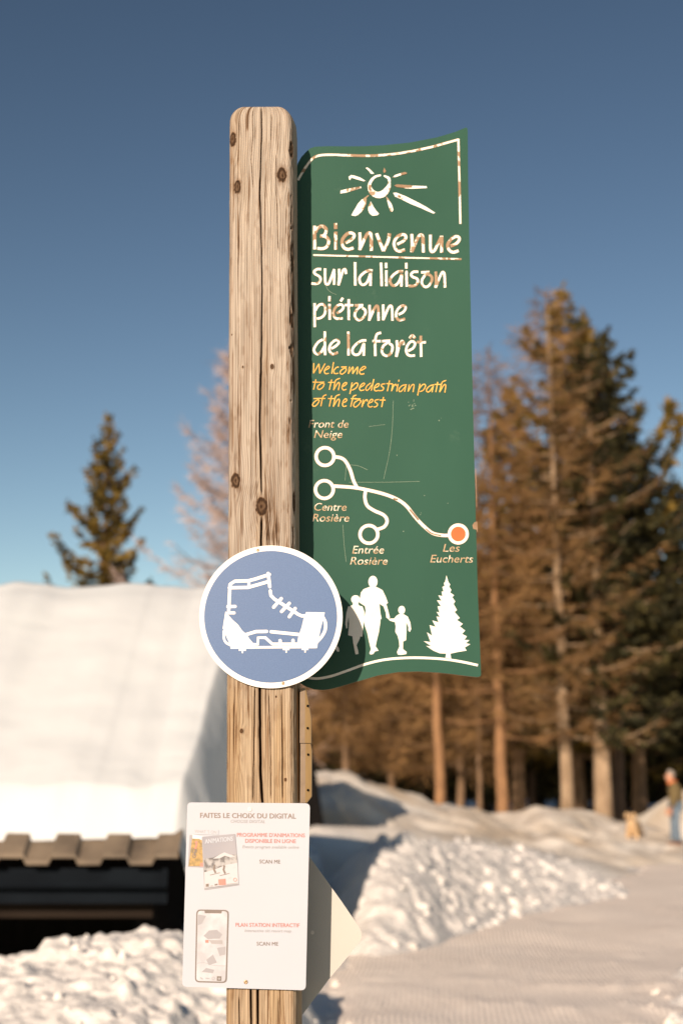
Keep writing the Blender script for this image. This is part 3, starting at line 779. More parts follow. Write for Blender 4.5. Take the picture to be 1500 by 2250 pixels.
# yellow translation
D = Decal(PG, 680, 790, 4.839)
for st in ([(45, 38), (42, 146)], [(42, 146), (100, 45)], [(100, 48), (108, 148)], [(108, 148), (165, 42)],
    [(165, 115), (200, 95), (210, 80), (195, 72), (170, 95), (157, 125), (170, 150), (205, 147)], [(255, 28), (235, 152)],
    [(310, 80), (285, 85), (260, 115), (262, 145), (285, 150), (305, 145)], [(395, 78), (335, 80)], [(385, 82), (335, 115), (325, 145), (345, 155), (375, 135), (390, 105), (375, 90)],
    [(425, 75), (410, 152)], [(410, 152), (450, 90), (462, 85), (457, 152)], [(457, 152), (500, 90), (512, 85), (502, 157)],
    [(530, 122), (570, 105), (595, 85), (578, 74), (548, 95), (530, 130), (545, 155), (582, 150)],
    [(68, 210), (42, 320)], [(33, 240), (92, 242)], [(157, 240), (97, 243)], [(145, 245), (95, 275), (85, 305), (105, 318), (140, 295), (155, 262), (138, 252)],
    [(235, 213), (210, 322)], [(198, 243), (265, 243)], [(322, 200), (285, 215), (270, 245), (255, 327)], [(255, 324), (300, 250), (318, 258), (305, 327)],
    [(345, 292), (380, 272), (395, 252), (380, 245), (355, 267), (345, 300), (360, 324), (392, 317)],
    [(452, 243), (428, 367)], [(440, 300), (480, 257), (505, 250), (512, 272), (490, 305), (450, 327)],
    [(535, 297), (570, 277), (585, 257), (570, 252), (545, 272), (530, 307), (545, 330), (582, 322)],
    [(650, 250), (615, 275), (597, 305), (605, 328), (630, 315), (660, 270)], [(682, 208), (655, 332)],
    [(690, 302), (725, 287), (740, 264), (725, 257), (700, 277), (685, 310), (700, 334), (737, 327)],
    [(802, 258), (770, 263), (762, 282), (785, 302), (775, 327), (735, 332)],
    [(850, 223), (825, 337)], [(813, 256), (882, 259)], [(885, 260), (870, 337)], [(870, 335), (895, 277), (915, 264), (918, 282)],
    [(949, 215), (945, 234)], [(938, 260), (925, 340)],
    [(1032, 268), (985, 277), (950, 312), (955, 340), (980, 332), (1025, 277)], [(1022, 280), (1008, 342)],
    [(1058, 265), (1045, 340)], [(1045, 340), (1085, 274), (1105, 267), (1108, 287), (1098, 347)],
    [(1172, 258), (1147, 382)], [(1160, 317), (1195, 272), (1222, 264), (1230, 287), (1205, 327), (1170, 342)],
    [(1322, 268), (1275, 282), (1242, 317), (1248, 344), (1275, 337), (1315, 282)], [(1312, 285), (1300, 347)],
    [(1360, 238), (1340, 347)], [(1328, 265), (1402, 265)], [(1450, 222), (1415, 236), (1400, 262), (1380, 347)], [(1380, 347), (1425, 272), (1445, 277), (1435, 352)],
    [(107, 413), (42, 416)], [(95, 418), (45, 457), (32, 487), (55, 497), (85, 472), (102, 437), (88, 427)],
    [(180, 375), (150, 387), (135, 422), (120, 497)], [(105, 414), (167, 414)],
    [(235, 383), (210, 500)], [(196, 416), (265, 416)], [(322, 372), (285, 387), (270, 417), (252, 502)], [(252, 499), (298, 427), (318, 434), (305, 502)],
    [(350, 462), (385, 447), (395, 427), (380, 417), (358, 442), (350, 477), (362, 499), (394, 492)],
    [(497, 378), (465, 392), (455, 427), (437, 502)], [(438, 416), (500, 416)],
    [(542, 418), (480, 420)], [(530, 424), (480, 457), (468, 492), (490, 505), (525, 477), (545, 442), (530, 430)],
    [(570, 425), (555, 507)], [(555, 505), (585, 442), (610, 427), (612, 447)],
    [(625, 467), (660, 452), (672, 432), (655, 424), (635, 447), (620, 480), (635, 505), (670, 499)],
    [(737, 425), (700, 432), (695, 450), (720, 472), (710, 499), (680, 505)], [(785, 398), (765, 507)], [(743, 431), (807, 431)]):
    D.stroke(st, 13.5, .0004, 1, True); D.stroke(st, 10.5, .0009, 0, True, .06)
D.build('translation', [M_yellow, M_ochre], pan)
# route map
D = Decal(PG, 640, 880, 3.409)
RT = ([(322, 422), (370, 430), (405, 455), (440, 520), (465, 600), (493, 655)],
      [(318, 641), (450, 650), (560, 668), (700, 703), (800, 745), (865, 795), (930, 878), (1000, 950), (1060, 995), (1130, 1010), (1180, 1010)],
      [(555, 672), (550, 730), (568, 788), (620, 825), (690, 858), (716, 900), (695, 945), (638, 968)])
for st in RT: D.stroke(st, 29, .0004, 1); D.stroke(st, 24, .0009, 0)
for cx_, cy_ in ((252, 420), (247, 667), (580, 1003), (1248, 1000)): D.ring(cx_, cy_, 66.5, 29, .0005, 1); D.ring(cx_, cy_, 66.5, 24.5, .0011, 0)
D.stroke([(762, 735), (795, 742)], 13, .0013, 1); D.stroke([(885, 815), (915, 852), (950, 895)], 12, .0013, 1); D.stroke([(1005, 960), (1050, 995), (1120, 1012)], 8, .0013, 1)
D.build('route_map', [M_route, M_bare], pan)
D = Decal(PG, 640, 880, 3.409); D.disc(1248, 1000, 55, off=.0014); D.build('here_marker', [M_orange], pan)
for grp in ((('Front de', 128, 428, 203), ('Neige', 170, 382, 280)), (('Centre', 172, 413, 825), ('Rosière', 157, 433, 906)), (('Entrée', 455, 693, 1146), ('Rosière', 439, 720, 1229)), (('Les', 1133, 1260, 1132), ('Eucherts', 1038, 1360, 1213))):
    D = Decal(PG, 640, 880, 3.409)
    for txt, a, b, base_ in grp: D.text(txt, a, b, base_, 57, .0009, 0, 0.004, .22)
    D.build('station_name', [M_worn], pan)
# walkers, fir, path line
D = Decal(PG, 640, 1230, 3.409)
D.disc(610, 165, 34, 45); D.poly([(592, 200), (540, 220), (520, 245), (508, 320), (550, 347), (556, 380), (540, 450), (548, 490), (568, 550), (580, 610), (595, 670), (583, 700), (592, 710), (612, 706), (626, 686), (652, 681), (641, 663), (630, 648), (640, 600), (655, 540), (665, 470), (666, 448), (675, 440), (666, 400), (659, 330), (690, 350), (707, 400), (710, 432), (728, 446), (737, 432), (721, 370), (710, 330), (723, 324), (705, 275), (682, 228), (655, 212), (630, 202)])
D.disc(825, 376, 26, 31); D.poly([(810, 404), (785, 420), (768, 440), (738, 440), (728, 446), (735, 456), (775, 468), (780, 500), (777, 540), (795, 570), (805, 610), (808, 650), (790, 690), (796, 710), (820, 713), (861, 706), (862, 690), (835, 668), (836, 612), (858, 602), (861, 520), (860, 470), (876, 505), (874, 528), (885, 541), (896, 520), (890, 470), (870, 425), (840, 408)])
D.disc(480, 297, 33, 32); D.poly([(460, 325), (458, 340), (425, 350), (412, 395), (403, 480), (411, 516), (420, 510), (420, 480), (428, 430), (432, 480), (424, 565), (456, 573), (462, 620), (475, 690), (480, 709), (502, 705), (500, 680), (488, 640), (512, 590), (515, 575), (531, 576), (537, 500), (545, 440), (546, 390), (532, 350), (505, 342), (500, 322)])
D.poly([(318, 600), (338, 632), (356, 665), (359, 686), (345, 689), (322, 660)])
D.build('walker_silhouettes', [M_route], pan)
D = Decal(PG, 640, 1230, 3.409)
tr = [(1160, 116), (1174, 165), (1188, 185), (1180, 200), (1196, 226), (1188, 245), (1217, 266), (1203, 280), (1226, 312), (1213, 330), (1239, 377), (1220, 390), (1260, 436), (1238, 450), (1282, 480), (1260, 500), (1300, 530), (1277, 555), (1313, 574), (1293, 600), (1332, 602), (1306, 625), (1339, 632), (1296, 658), (1311, 680), (1250, 690), (1190, 703), (1196, 746), (1151, 741), (1157, 703), (1110, 701), (1062, 681), (1008, 645), (1045, 647), (989, 609), (1040, 616), (1014, 543), (1052, 568), (1034, 489), (1078, 502), (1054, 454), (1100, 467), (1085, 424), (1110, 430), (1086, 389), (1108, 396), (1093, 349), (1117, 346), (1088, 303), (1122, 306), (1099, 267), (1130, 271), (1123, 239), (1138, 236), (1129, 204), (1146, 195), (1140, 174), (1150, 165)]
D.poly(tr); D.build('fir_silhouette', [M_route], pan)
D = Decal(PG, 640, 1230, 3.409)
D.stroke([(95, 872), (130, 884), (200, 889), (300, 871), (420, 830), (560, 780), (700, 748), (850, 735), (1000, 735), (1150, 745), (1280, 765), (1395, 790)], 19)
D.build('path_line', [M_route], pan)
# scratches and chips
D = Decal(PG, 640, 880, 3.409)
for st in ([(762, 0), (755, 200), (735, 380), (690, 590)], [(420, 480), (500, 490), (570, 520)], [(430, 612), (700, 612), (960, 606)], [(385, 930), (395, 1080), (410, 1210)], [(410, 490), (402, 600)], [(580, 195), (700, 180)]):
    D.stroke(st, 2.6, .0005, 0)
for k in range(16): D.disc(910 + random.gauss(0, 22), 32 + random.gauss(0, 24), random.uniform(2, 5), off=.0005, n=8)
for cx_, cy_ in ((1105, 150), (1122, 132), (965, 855), (970, 842), (1170, 770), (838, 980), (995, 712), (790, 410)): D.disc(cx_, cy_, random.uniform(2, 5), off=.0005, n=8)
D.o(680, 560, 8.824); D.stroke([(320, 590), (350, 670), (430, 735), (520, 770)], 7, .0005)
D.build('scratches', [M_scratch], pan)
D = Decal(PG, 640, 880, 3.409)
D.poly([(1388, 905), (1368, 912), (1353, 935), (1360, 962), (1385, 968), (1390, 985), (1394, 985), (1391, 905)], .0006)
D.poly([(1375, 510), (1381, 515), (1389, 800), (1384, 800)], .0006)
D.build('edge_chips', [M_bare], pan)

# ------------------------------------------------------------------ round blue sign on the front of the post
PR_ = Plane((-.15, 2.8935, 2.0), (0, -1, 0))
M_signwhite = mat('white sign enamel', (.86, .85, .83), .35, (.80, .79, .77), 12)
M_signedge = mat('sign rim metal', (.35, .35, .36), .5, (.28, .28, .29), 20, metal=.5)
M_signblue = mat('blue reflective film', (.092, .165, .335), .42, (.076, .143, .30), 420, (1, 1, 1), (.35, .65), spec=.4)
rs = empty('round_sign', PR_.at(595, 1355), 'round blue sign with a white spiked boot pictogram and white rim', 'sign')
cxp, cyp = 400 + 731.5/3.75, 1180 + 658/3.75
slab('disc', [(cxp + 157.2*math.cos(2*math.pi*k/96), cyp + 156.9*math.sin(2*math.pi*k/96)) for k in range(96)], PR_, .003, [M_signwhite, M_signedge], rs)
D = Decal(PR_, 400, 1180, 3.75); D.disc(730, 657, 547, 543, .0004, 0, 96); D.build('blue_field', [M_signblue], rs)
D = Decal(PR_, 400, 1180, 3.75)
W_ = 27
for st, w, sm in (([(385, 610), (390, 500), (395, 400)], W_, False), ([(394, 412), (402, 385), (435, 364), (545, 361), (600, 347), (712, 311)], W_, False), ([(710, 308), (716, 350), (722, 402)], W_, False), ([(398, 418), (545, 415), (702, 370)], W_, False),
               ([(551, 362), (551, 415)], 24, False), ([(385, 573), (430, 572)], 26, False), ([(385, 625), (422, 625)], 25, False),
               ([(728, 452), (732, 482), (762, 512), (850, 568), (955, 636), (985, 650), (1030, 648)], W_, False),
               ([(812, 513), (760, 572)], W_, False), ([(878, 552), (825, 608)], W_, False), ([(927, 595), (888, 650)], W_, False),
               ([(1160, 660), (1180, 705), (1178, 765), (1150, 820), (1115, 860)], 26, True), ([(345, 770), (346, 835), (365, 872), (400, 890)], 20, True),
               ([(530, 803), (610, 779), (688, 778)], W_, False), ([(742, 781), (960, 803)], W_, False),
               ([(570, 884), (624, 884), (626, 830), (686, 829), (745, 882), (960, 882)], 25, False),
               ([(400, 910), (1110, 906)], 20, False),
               ([(808, 862), (808, 880)], 28, False), ([(914, 860), (914, 880)], 28, False),
               ([(498, 930), (498, 957)], 12, False), ([(858, 925), (858, 953)], 12, False), ([(1013, 925), (1013, 952)], 12, False)):
    D.stroke(st, w, .0009, 0, sm, 0, w > 24)
D.poly([(1022, 618), (1176, 621), (1165, 665), (1140, 760), (1120, 860), (1111, 916), (940, 916), (958, 820), (985, 740), (1003, 665)])
D.poly([(358, 611), (379, 640), (420, 685), (462, 722), (495, 770), (530, 800), (560, 845), (600, 890), (600, 920), (402, 921), (392, 880), (365, 820), (335, 750), (338, 735)])
for pl_ in ([(468, 918), (526, 918), (526, 938), (468, 938)], [(830, 914), (886, 914), (884, 932), (830, 932)], [(985, 914), (1041, 914), (1040, 931), (985, 931)]): D.poly(pl_)
D.build('boot_pictogram', [M_signwhite], rs)
screw(PR_, 400 + 624/3.75, 1180 + 108/3.75, .0030, M_screw, rs)
screw(PR_, 400 + 832/3.75, 1180 + 1205/3.75, .0032, M_screw, rs)

# ------------------------------------------------------------------ white notice board low on the post
PN = Plane((-.18, 2.892, 1.4), (0, -1, 0))
M_board = mat('white laminate', (.505, .53, .60), .45, (.475, .50, .565), 2, spec=.3)
M_boardedge = mat('laminate edge', (.55, .50, .47), .5)
nb = empty('notice_board', PN.at(540, 2172), 'white notice board with glare-paled magazine covers and a phone picture', 'notice board')
def rrect(c, r, n=6):
    """rounded quadrilateral from four corners, clockwise"""
    out = []
    for i in range(4):
        p = np.array(c[i], float); a = np.array(c[i-1], float); b = np.array(c[(i+1) % 4], float)
        da = (a - p) / np.linalg.norm(a - p); db = (b - p) / np.linalg.norm(b - p)
        rr = r[i] if isinstance(r, (list, tuple)) else r
        p0 = p + da * rr; p1 = p + db * rr
        for t_ in np.linspace(0, 1, n): out.append(tuple((1-t_)**2 * p0 + 2*(1-t_)*t_ * p + t_**2 * p1))
    return out
slab('board', rrect([(412, 1763), (681, 1765), (671.5, 2176), (400.5, 2168)], [9, 11, 11, 11]), PN, .003, [M_board, M_boardedge], nb)
M_t_brown = mat('glare-paled brown ink', (.27, .215, .195), .5, (.245, .195, .175), 30)  # sun glare on the board is put into these paler inks
M_t_dk = mat('glare-paled dark ink', (.22, .175, .155), .5, (.20, .16, .14), 30)
M_t_pale = mat('glare-paled grey ink', (.38, .36, .375), .5, (.35, .33, .345), 30)
M_t_pink = mat('glare-paled red ink', (.50, .215, .20), .5, (.46, .195, .18), 30)
M_ph = mat('phone frame print', (.20, .165, .15), .5, (.18, .15, .135), 30)
M_cover = mat('pale sky print', (.27, .27, .32), .5, (.36, .35, .39), 6)
M_mount = mat('mountain print', (.15, .14, .145), .5, (.42, .41, .42), 70, (1, 1, 1), (.42, .58))
M_snowprint = mat('snow print', (.52, .52, .56), .5, (.40, .39, .41), 60, (1, 1, 1), (.25, .4))
M_autumn = mat('autumn meadow print', (.50, .31, .11), .5, (.26, .19, .08), 150, (1, 1, 1), (.35, .65))
M_bluep = mat('blue print', (.50, .62, .68), .5, (.6, .68, .72), 30)
M_redp = mat('red print', (.82, .24, .20), .5, (.78, .22, .18), 30)
M_map = mat('pale map print', (.55, .56, .61), .5, (.44, .44, .48), 26, (1, 1, 1), (.40, .62))
M_shadowp = mat('grey print', (.36, .35, .38), .5, (.33, .32, .35), 20)
D = Decal(PN, 380, 1740, 3.409)
S_ = .009
D.text("FAITES LE CHOIX DU DIGITAL", 205, 920, 193, 36, mi=0, slope=S_, bold=.022)
D.build('heading', [M_t_brown, M_t_dk, M_t_pale, M_t_pink], nb)
D = Decal(PN, 380, 1740, 3.409)
D.text("SCAN ME", 648, 803, 535, 27, mi=1, slope=S_, bold=.012)
D.build('caption', [M_t_brown, M_t_dk, M_t_pale, M_t_pink], nb)
D = Decal(PN, 380, 1740, 3.409)
D.text("CHOOSE DIGITAL", 433, 690, 231, 23, mi=2, slope=S_, shear=.2)
D.text("Events program available online", 520, 942, 421, 22, mi=2, slope=S_, shear=.2)
D.build('small_print', [M_t_brown, M_t_dk, M_t_pale, M_t_pink], nb)
D = Decal(PN, 380, 1740, 3.409)
D.text("PROGRAMME D'ANIMATIONS", 480, 987, 335, 28, mi=3, slope=S_, bold=.018)
D.text("DISPONIBLE EN LIGNE", 542, 920, 380, 28, mi=3, slope=S_, bold=.018)
D.build('lettering', [M_t_brown, M_t_dk, M_t_pale, M_t_pink], nb)
D = Decal(PN, 380, 1980, 3.409)
D.text("PLAN STATION INTERACTIF", 470, 947, 191, 28, mi=3, slope=S_, bold=.018)
D.build('lettering', [M_t_brown, M_t_dk, M_t_pale, M_t_pink], nb)
D = Decal(PN, 380, 1980, 3.409)
D.text("Interactive ski resort map", 537, 886, 231, 22, mi=2, slope=S_, shear=.2)
D.build('small_print', [M_t_brown, M_t_dk, M_t_pale, M_t_pink], nb)
D = Decal(PN, 380, 1980, 3.409)
D.text("SCAN ME", 627, 788, 332, 27, mi=1, slope=S_, bold=.012)
D.build('caption', [M_t_brown, M_t_dk, M_t_pale, M_t_pink], nb)
# two magazine covers
D = Decal(PN, 380, 1740, 3.409)
D.poly([(126, 322), (236, 335), (236, 568), (112, 562)], .0004, 5)
D.poly([(148, 318), (240, 336), (240, 558), (118, 555)], .0007, 0)
D.poly([(148, 318), (240, 336), (240, 372), (196, 352), (146, 350)], .0009, 1)
D.poly([(205, 530), (240, 530), (240, 558), (203, 556)], .0010, 2)
D.stroke([(160, 480), (170, 430), (176, 385)], 9, .0011, 6); D.ring(163, 440, 16, 5, .0011, 6, 24); D.ring(160, 478, 14, 5, .0011, 6, 24); D.disc(176, 378, 10, off=.0012, mi=2, n=12); D.stroke([(168, 425), (180, 390)], 13, .0012, 2)
D.poly([(150, 276), (342, 284), (340, 322), (148, 318)], .0012, 3)
D.text("WHAT 'S ON", 163, 326, 306, 22, .0015, 4, .04)
D.build('back_magazine', [M_autumn, M_bluep, M_redp, M_board, M_t_pale, M_shadowp, M_t_dk], nb)
D = Decal(PN, 380, 1740, 3.409)
D.poly([(216, 340), (226, 335), (245, 722), (495, 690), (498, 697), (236, 735)], .0012, 6)
D.poly([(222, 336), (466, 314), (478, 475), (232, 500)], .0016, 0)
D.poly([(232, 500), (300, 492), (380, 455), (420, 470), (478, 470), (484, 530), (400, 545), (330, 575), (236, 602)], .0020, 1)
D.poly([(236, 602), (330, 575), (400, 545), (484, 530), (491, 688), (238, 720)], .0018, 2)
D.poly([(300, 500), (340, 475), (385, 452), (425, 468), (470, 482), (430, 490), (390, 478), (350, 498)], .0023, 2)
for x_, y_ in ((312, 585), (384, 590)):
    D.stroke([(x_, y_ - 26), (x_ - 4, y_ - 6), (x_ + 8, y_ + 22)], 14, .0024, 3); D.disc(x_, y_ - 33, 8, off=.0025, mi=3, n=12); D.stroke([(x_ - 34, y_ + 38), (x_ + 40, y_ + 20)], 4, .0024, 3)
D.poly([(340, 655), (394, 650), (397, 696), (343, 698)], .0024, 4)
D.poly([(246, 690), (268, 688), (269, 709), (247, 711)], .0024, 3); D.stroke([(282, 705), (300, 703)], 6, .0024, 5); D.stroke([(313, 697), (335, 692)], 11, .0024, 3); D.stroke([(402, 692), (484, 682)], 4, .0024, 5); D.ring(466, 658, 12, 4, .0024, 4, 16)
D.text("ANIMATIONS", 241, 449, 388, 33, .0022, 7, -.105, bold=.03)
D.build('front_magazine', [M_cover, M_mount, M_snowprint, M_t_dk, M_redp, M_t_pale, M_shadowp, M_board], nb)
# phone picture
D = Decal(PN, 380, 1980, 3.409)
D.poly(rrect([(176, 62), (420, 66), (404, 614), (165, 608)], 34), .0005, 0)
D.poly(rrect([(186, 72), (409, 76), (394, 604), (175, 598)], 26), .0009, 1)
D.poly([(236, 68), (368, 70), (364, 92), (240, 90)], .0012, 0)
for pl_, mi in (([(190, 100), (250, 110), (215, 170), (188, 180)], 2), ([(230, 260), (270, 220), (330, 215), (370, 250), (350, 280), (260, 285)], 2), ([(250, 440), (300, 400), (330, 460), (270, 480)], 2), ([(215, 530), (250, 500), (310, 515), (300, 540)], 2), ([(330, 350), (395, 340), (392, 400), (350, 410)], 2), ([(290, 320), (372, 322), (372, 293), (268, 291)], 3), ([(243, 291), (268, 291), (268, 312), (243, 312)], 4), ([(330, 562), (364, 563), (363, 598), (329, 597)], 0)):
    D.poly(pl_, .0012, mi)
D.stroke([(180, 465), (240, 462), (300, 480), (392, 486)], 3, .0012, 2); D.stroke([(205, 572), (225, 585)], 8, .0012, 2); D.stroke([(245, 577), (275, 579)], 7, .0012, 2); D.ring(303, 578, 10, 4, .0012, 2, 16)
D.stroke([(347, 570), (347, 590)], 4, .0016, 1); D.stroke([(337, 582), (357, 582)], 4, .0016, 1)
D.build('phone_picture', [M_ph, M_map, M_shadowp, M_t_pale, M_redp], nb)
screw(PN, 380 + 577/3.409, 1740 + 131/3.409, .0042, M_steel, nb)
screw(PN, 380 + 546/3.409, 1980 + 606/3.409, .0040, M_screw, nb)

# ------------------------------------------------------------------ blank arrow plate on the back of the post
PA = Plane((0, 3.0135, 1.4), (0, -1, 0))
M_plate = mat('cream plate', (.54, .525, .49), .5, (.50, .485, .45), 4, spec=.2)
ap = empty('arrow_plate', PA.at(700, 2200), 'blank cream arrow plate pointing away behind the white notice board', 'sign')
o1 = [(575, 1852), (658, 1852), (678, 1880), (749, 1979), (786, 2033), (793, 2046), (795, 2058), (791, 2068), (770, 2095), (723, 2151), (664, 2230), (640, 2262), (575, 2262)]
slab('plate', o1, PA, .003, [M_plate, M_boardedge], ap)
D = Decal(PA); D.disc(686.3, 2049, 3.9, 4.6, .0006, 0, 20); D.build('rivet', [M_steel], ap)

# ------------------------------------------------------------------ two direction boards seen edge-on, right of the post
M_ochrewood = mat('varnished yellow board', (.50, .33, .15), .6, (.40, .25, .105), 3, (30, 30, 2), (.3, .7))
M_endgrain_shade = mat('end grain with post shade', (.27, .20, .14), .8, (.22, .16, .11), 40)  # end grain, darkened to put the post's shadow into its colour
def batten(z0, z1, cut, label):
    """short thick board screwed to the side of the post, front edge bevelled; CUT: which outer corner is sawn off"""
    x0 = pcx((z0 + z1) / 2) + HWP + .0012; ya = 2.926
    e = empty('wood_batten', (x0, ya, z0), label, 'batten', 'pair of wood battens on the post')
    xf, xr, yb = x0 + .0105, x0 + .0225, 3.002
    zs = ([(z0, 1), (z0 + .062, 1)] if not cut else []) + []
    levels = [(z0, 1.0), (z1 - .060, 1.0), (z1 - .022, .45), (z1, .05)] if cut else [(z0, .25), (z0 + .012, 1.0), (z1 - .012, 1.0), (z1, .8)]
    V = []
    for z, k in levels:
        V += [(x0, ya, z), (xf, ya, z), (xf + (xr - xf) * k, ya + .010 * k + .0008, z), (xf + (xr - xf) * k, yb, z), (x0, yb, z)]
    Fc, mi = [], []
    for i in range(len(levels) - 1):
        for q in range(5):
            Fc.append((i*5+q, i*5+(q+1) % 5, (i+1)*5+(q+1) % 5, (i+1)*5+q)); mi.append(1 if q == 0 else 0)
    n = len(levels) - 1
    Fc += [(4, 3, 2, 1, 0), tuple(n*5+q for q in range(5))]; mi += [1, 1]
    mesh_obj('board', V, Fc, [M_ochrewood, M_endgrain_shade], e, mi)
    nrm = Vector((.010, -.012, 0)).normalized()
    for z in ((z0 + .03, z0 + .075) if cut else (z0 + .025, z1 - .022)):
        p = Vector((xf + .005, ya + .0046, z)); mb = MB(); mb.tube([p - nrm * .001, p + nrm * .0012], .0026, 10); mb.build('nail', M_darkwood, e)
zt, zm_, zb = at(672, 1512, 2.92).z, at(672, 1633, 2.92).z, at(672, 1764, 2.92).z
batten(zm_ + .0006, zt, True, 'upper of two honey-coloured wood battens on the side of the post')
batten(zb, zm_ - .0006, False, 'lower of two honey-coloured wood battens on the side of the post')

# ------------------------------------------------------------------ trees
def trunk_mesh(name, h, r, m, parent, lean=(0, 0), seed=0, top=.12, n=14):
    pts, rad = [], []
    rg = random.Random(seed)
    for k in range(n):
        t_ = k / (n - 1)
        pts.append((parent.location.x + lean[0]*t_*h + rg.uniform(-.03, .03)*min(1, k), parent.location.y + lean[1]*t_*h, parent.location.z + t_*h))
        rad.append(max(.012, r * ((1 - t_) * (1 - top) + top * (1 - t_)) * (1.25 if k == 0 else 1)))
    mb = MB(); mb.tube(pts, rad, 9)
    o = mb.build(name, m, parent, True)
    return o
def spray(P, Dv, L, Wd, rng):
    """one pointed leaf-like face per twig: P start, Dv unit direction, L length, Wd width"""
    n = len(P)
    rnd = rng.normal(size=(n, 3)); side = np.cross(Dv, rnd); side /= np.linalg.norm(side, axis=1)[:, None] + 1e-9
    v = np.empty((n, 4, 3))
    v[:, 0] = P; v[:, 1] = P + Dv * (L * .45)[:, None] + side * (Wd / 2)[:, None]
    v[:, 2] = P + Dv * L[:, None]; v[:, 3] = P + Dv * (L * .45)[:, None] - side * (Wd / 2)[:, None]
    return v.reshape(-1, 3), np.arange(n*4).reshape(n, 4)
def crown_arrays(h, z0, prof, nb_, dens, rng, droop=.35, up=.45, tw=(.28, .55), wd=(.07, .12), gap=.0, lean=(0, 0), clump=1.0, hang=.25):
    """prof(t) = half width at relative height t of the crown (0 base, 1 tip)"""
    P, Dv, L, Wd = [], [], [], []; br = []
    for k in range(nb_):
        t_ = (k + rng.random()) / nb_
        t_ = t_ ** .92
        z = z0 + (h - z0) * t_
        hw = prof(t_)
        l = hw * rng.uniform(.50, 1.22)
        if rng.random() < gap: l *= rng.uniform(.25, .6)
        a = k * 2.399 + rng.uniform(-.4, .4)
        d = np.array([math.cos(a), math.sin(a), 0])
        dr = droop * (1 - .8 * t_); u_ = up * (1 - .4 * t_)
        m = max(5, int(l * dens * (0.6 + .8 * rng.random())))
        s = rng.uniform(.08, 1, m) ** .8
        x0 = np.array([lean[0] * z, lean[1] * z, z])
        p = x0[None, :] + d[None, :] * (s * l)[:, None]
        p[:, 2] += l * (-dr * s + u_ * s ** 3) + .15 * t_ * l * s
        lat = np.array([-d[1], d[0], 0])
        q = rng.normal(size=m)
        dd = d[None, :] * rng.uniform(.3, 1.0, m)[:, None] + lat[None, :] * (q * .75)[:, None] + np.array([0, 0, 1])[None, :] * (rng.normal(size=m) * .35 - hang + u_ * s ** 2 * 1.2)[:, None]
        dd /= np.linalg.norm(dd, axis=1)[:, None]
        p += rng.normal(size=(m, 3)) * .035 * clump
        P.append(p); Dv.append(dd); L.append(rng.uniform(*tw, m) * (1.15 - .55 * s) * min(1, .35 + hw)); Wd.append(rng.uniform(*wd, m))
        br.append((x0, d, l, dr, u_, t_))
    # leader
    m = int(40 * clump)
    zt = rng.uniform(h - .16 * (h - z0), h, m); a = rng.uniform(0, 2*math.pi, m)
    P.append(np.stack([lean[0]*zt, lean[1]*zt, zt], 1)); dd = np.stack([np.cos(a)*.5, np.sin(a)*.5, np.full(m, .8)], 1); Dv.append(dd / np.linalg.norm(dd, axis=1)[:, None])
    L.append(rng.uniform(.15, .4, m)); Wd.append(rng.uniform(*wd, m))
    return np.concatenate(P), np.concatenate(Dv), np.concatenate(L), np.concatenate(Wd), br
def limbs(br, r, m, parent, every=2):
    mb = MB(); o = np.array(parent.location)
    for i, (x0, d, l, dr, u_, t_) in enumerate(br):
        if i % every: continue
        pts = []
        for s in (0, .35, .7, 1.0):
            p = o + x0 + d * s * l; p[2] += l * (-dr * s + u_ * s ** 3) + .15 * t_ * l * s; pts.append(Vector(p))
        mb.tube(pts, [r * (1 - .5 * t_), r * .7 * (1 - .5 * t_), r * .45, r * .15], 5)
    return mb.build('limbs', m, parent)
def conifer(name, loc, h, r, z0, hw, label, group, mfol, mbark, seed, nb_=150, dens=34, power=.85, lean=(0, 0), cat='tree', lim=True, arms=(), **kw):
    rng = np.random.default_rng(seed)
    e = empty(name, loc, label, cat, group)
    trunk_mesh('trunk', h, r, mbark, e, lean, seed)
    bumps = rng.uniform(.8, 1.15, 24)
    prof = lambda t_: hw * (max(0, 1 - t_) ** power) * bumps[int(t_ * 23)] + .06
    P, Dv, L, Wd, br = crown_arrays(h, z0, prof, nb_, dens, rng, lean=lean, **kw)
    for q in arms:                                        # single long limbs that sweep up and out of the crown
        c = np.array(smooth_line([np.array(a_) - np.array(loc) for a_ in q], 30)); m = len(c) * 4
        p = c[rng.integers(0, len(c), m)] + rng.normal(size=(m, 3)) * .05; tg = (c[-1] - c[0]) / np.linalg.norm(c[-1] - c[0])
        dd = tg[None, :] * .7 + rng.normal(size=(m, 3)) * .45; dd /= np.linalg.norm(dd, axis=1)[:, None]
        P = np.concatenate([P, p]); Dv = np.concatenate([Dv, dd]); L = np.concatenate([L, rng.uniform(.2, .5, m)]); Wd = np.concatenate([Wd, rng.uniform(.08, .15, m)])
    v, f = spray(P, Dv, L, Wd, rng)
    mesh_obj('crown', v + np.array(loc), f, mfol, e)
    if lim: limbs(br, r * .16 + .012, mbark, e, kw.get('every', 2))
    return e
def base(px, py, Y, sink=.5):
    p = at(px, py, Y); return (p.x, p.y, p.z - sink)
def height(loc, px, py): return at(px, py, loc[1]).z - loc[2]

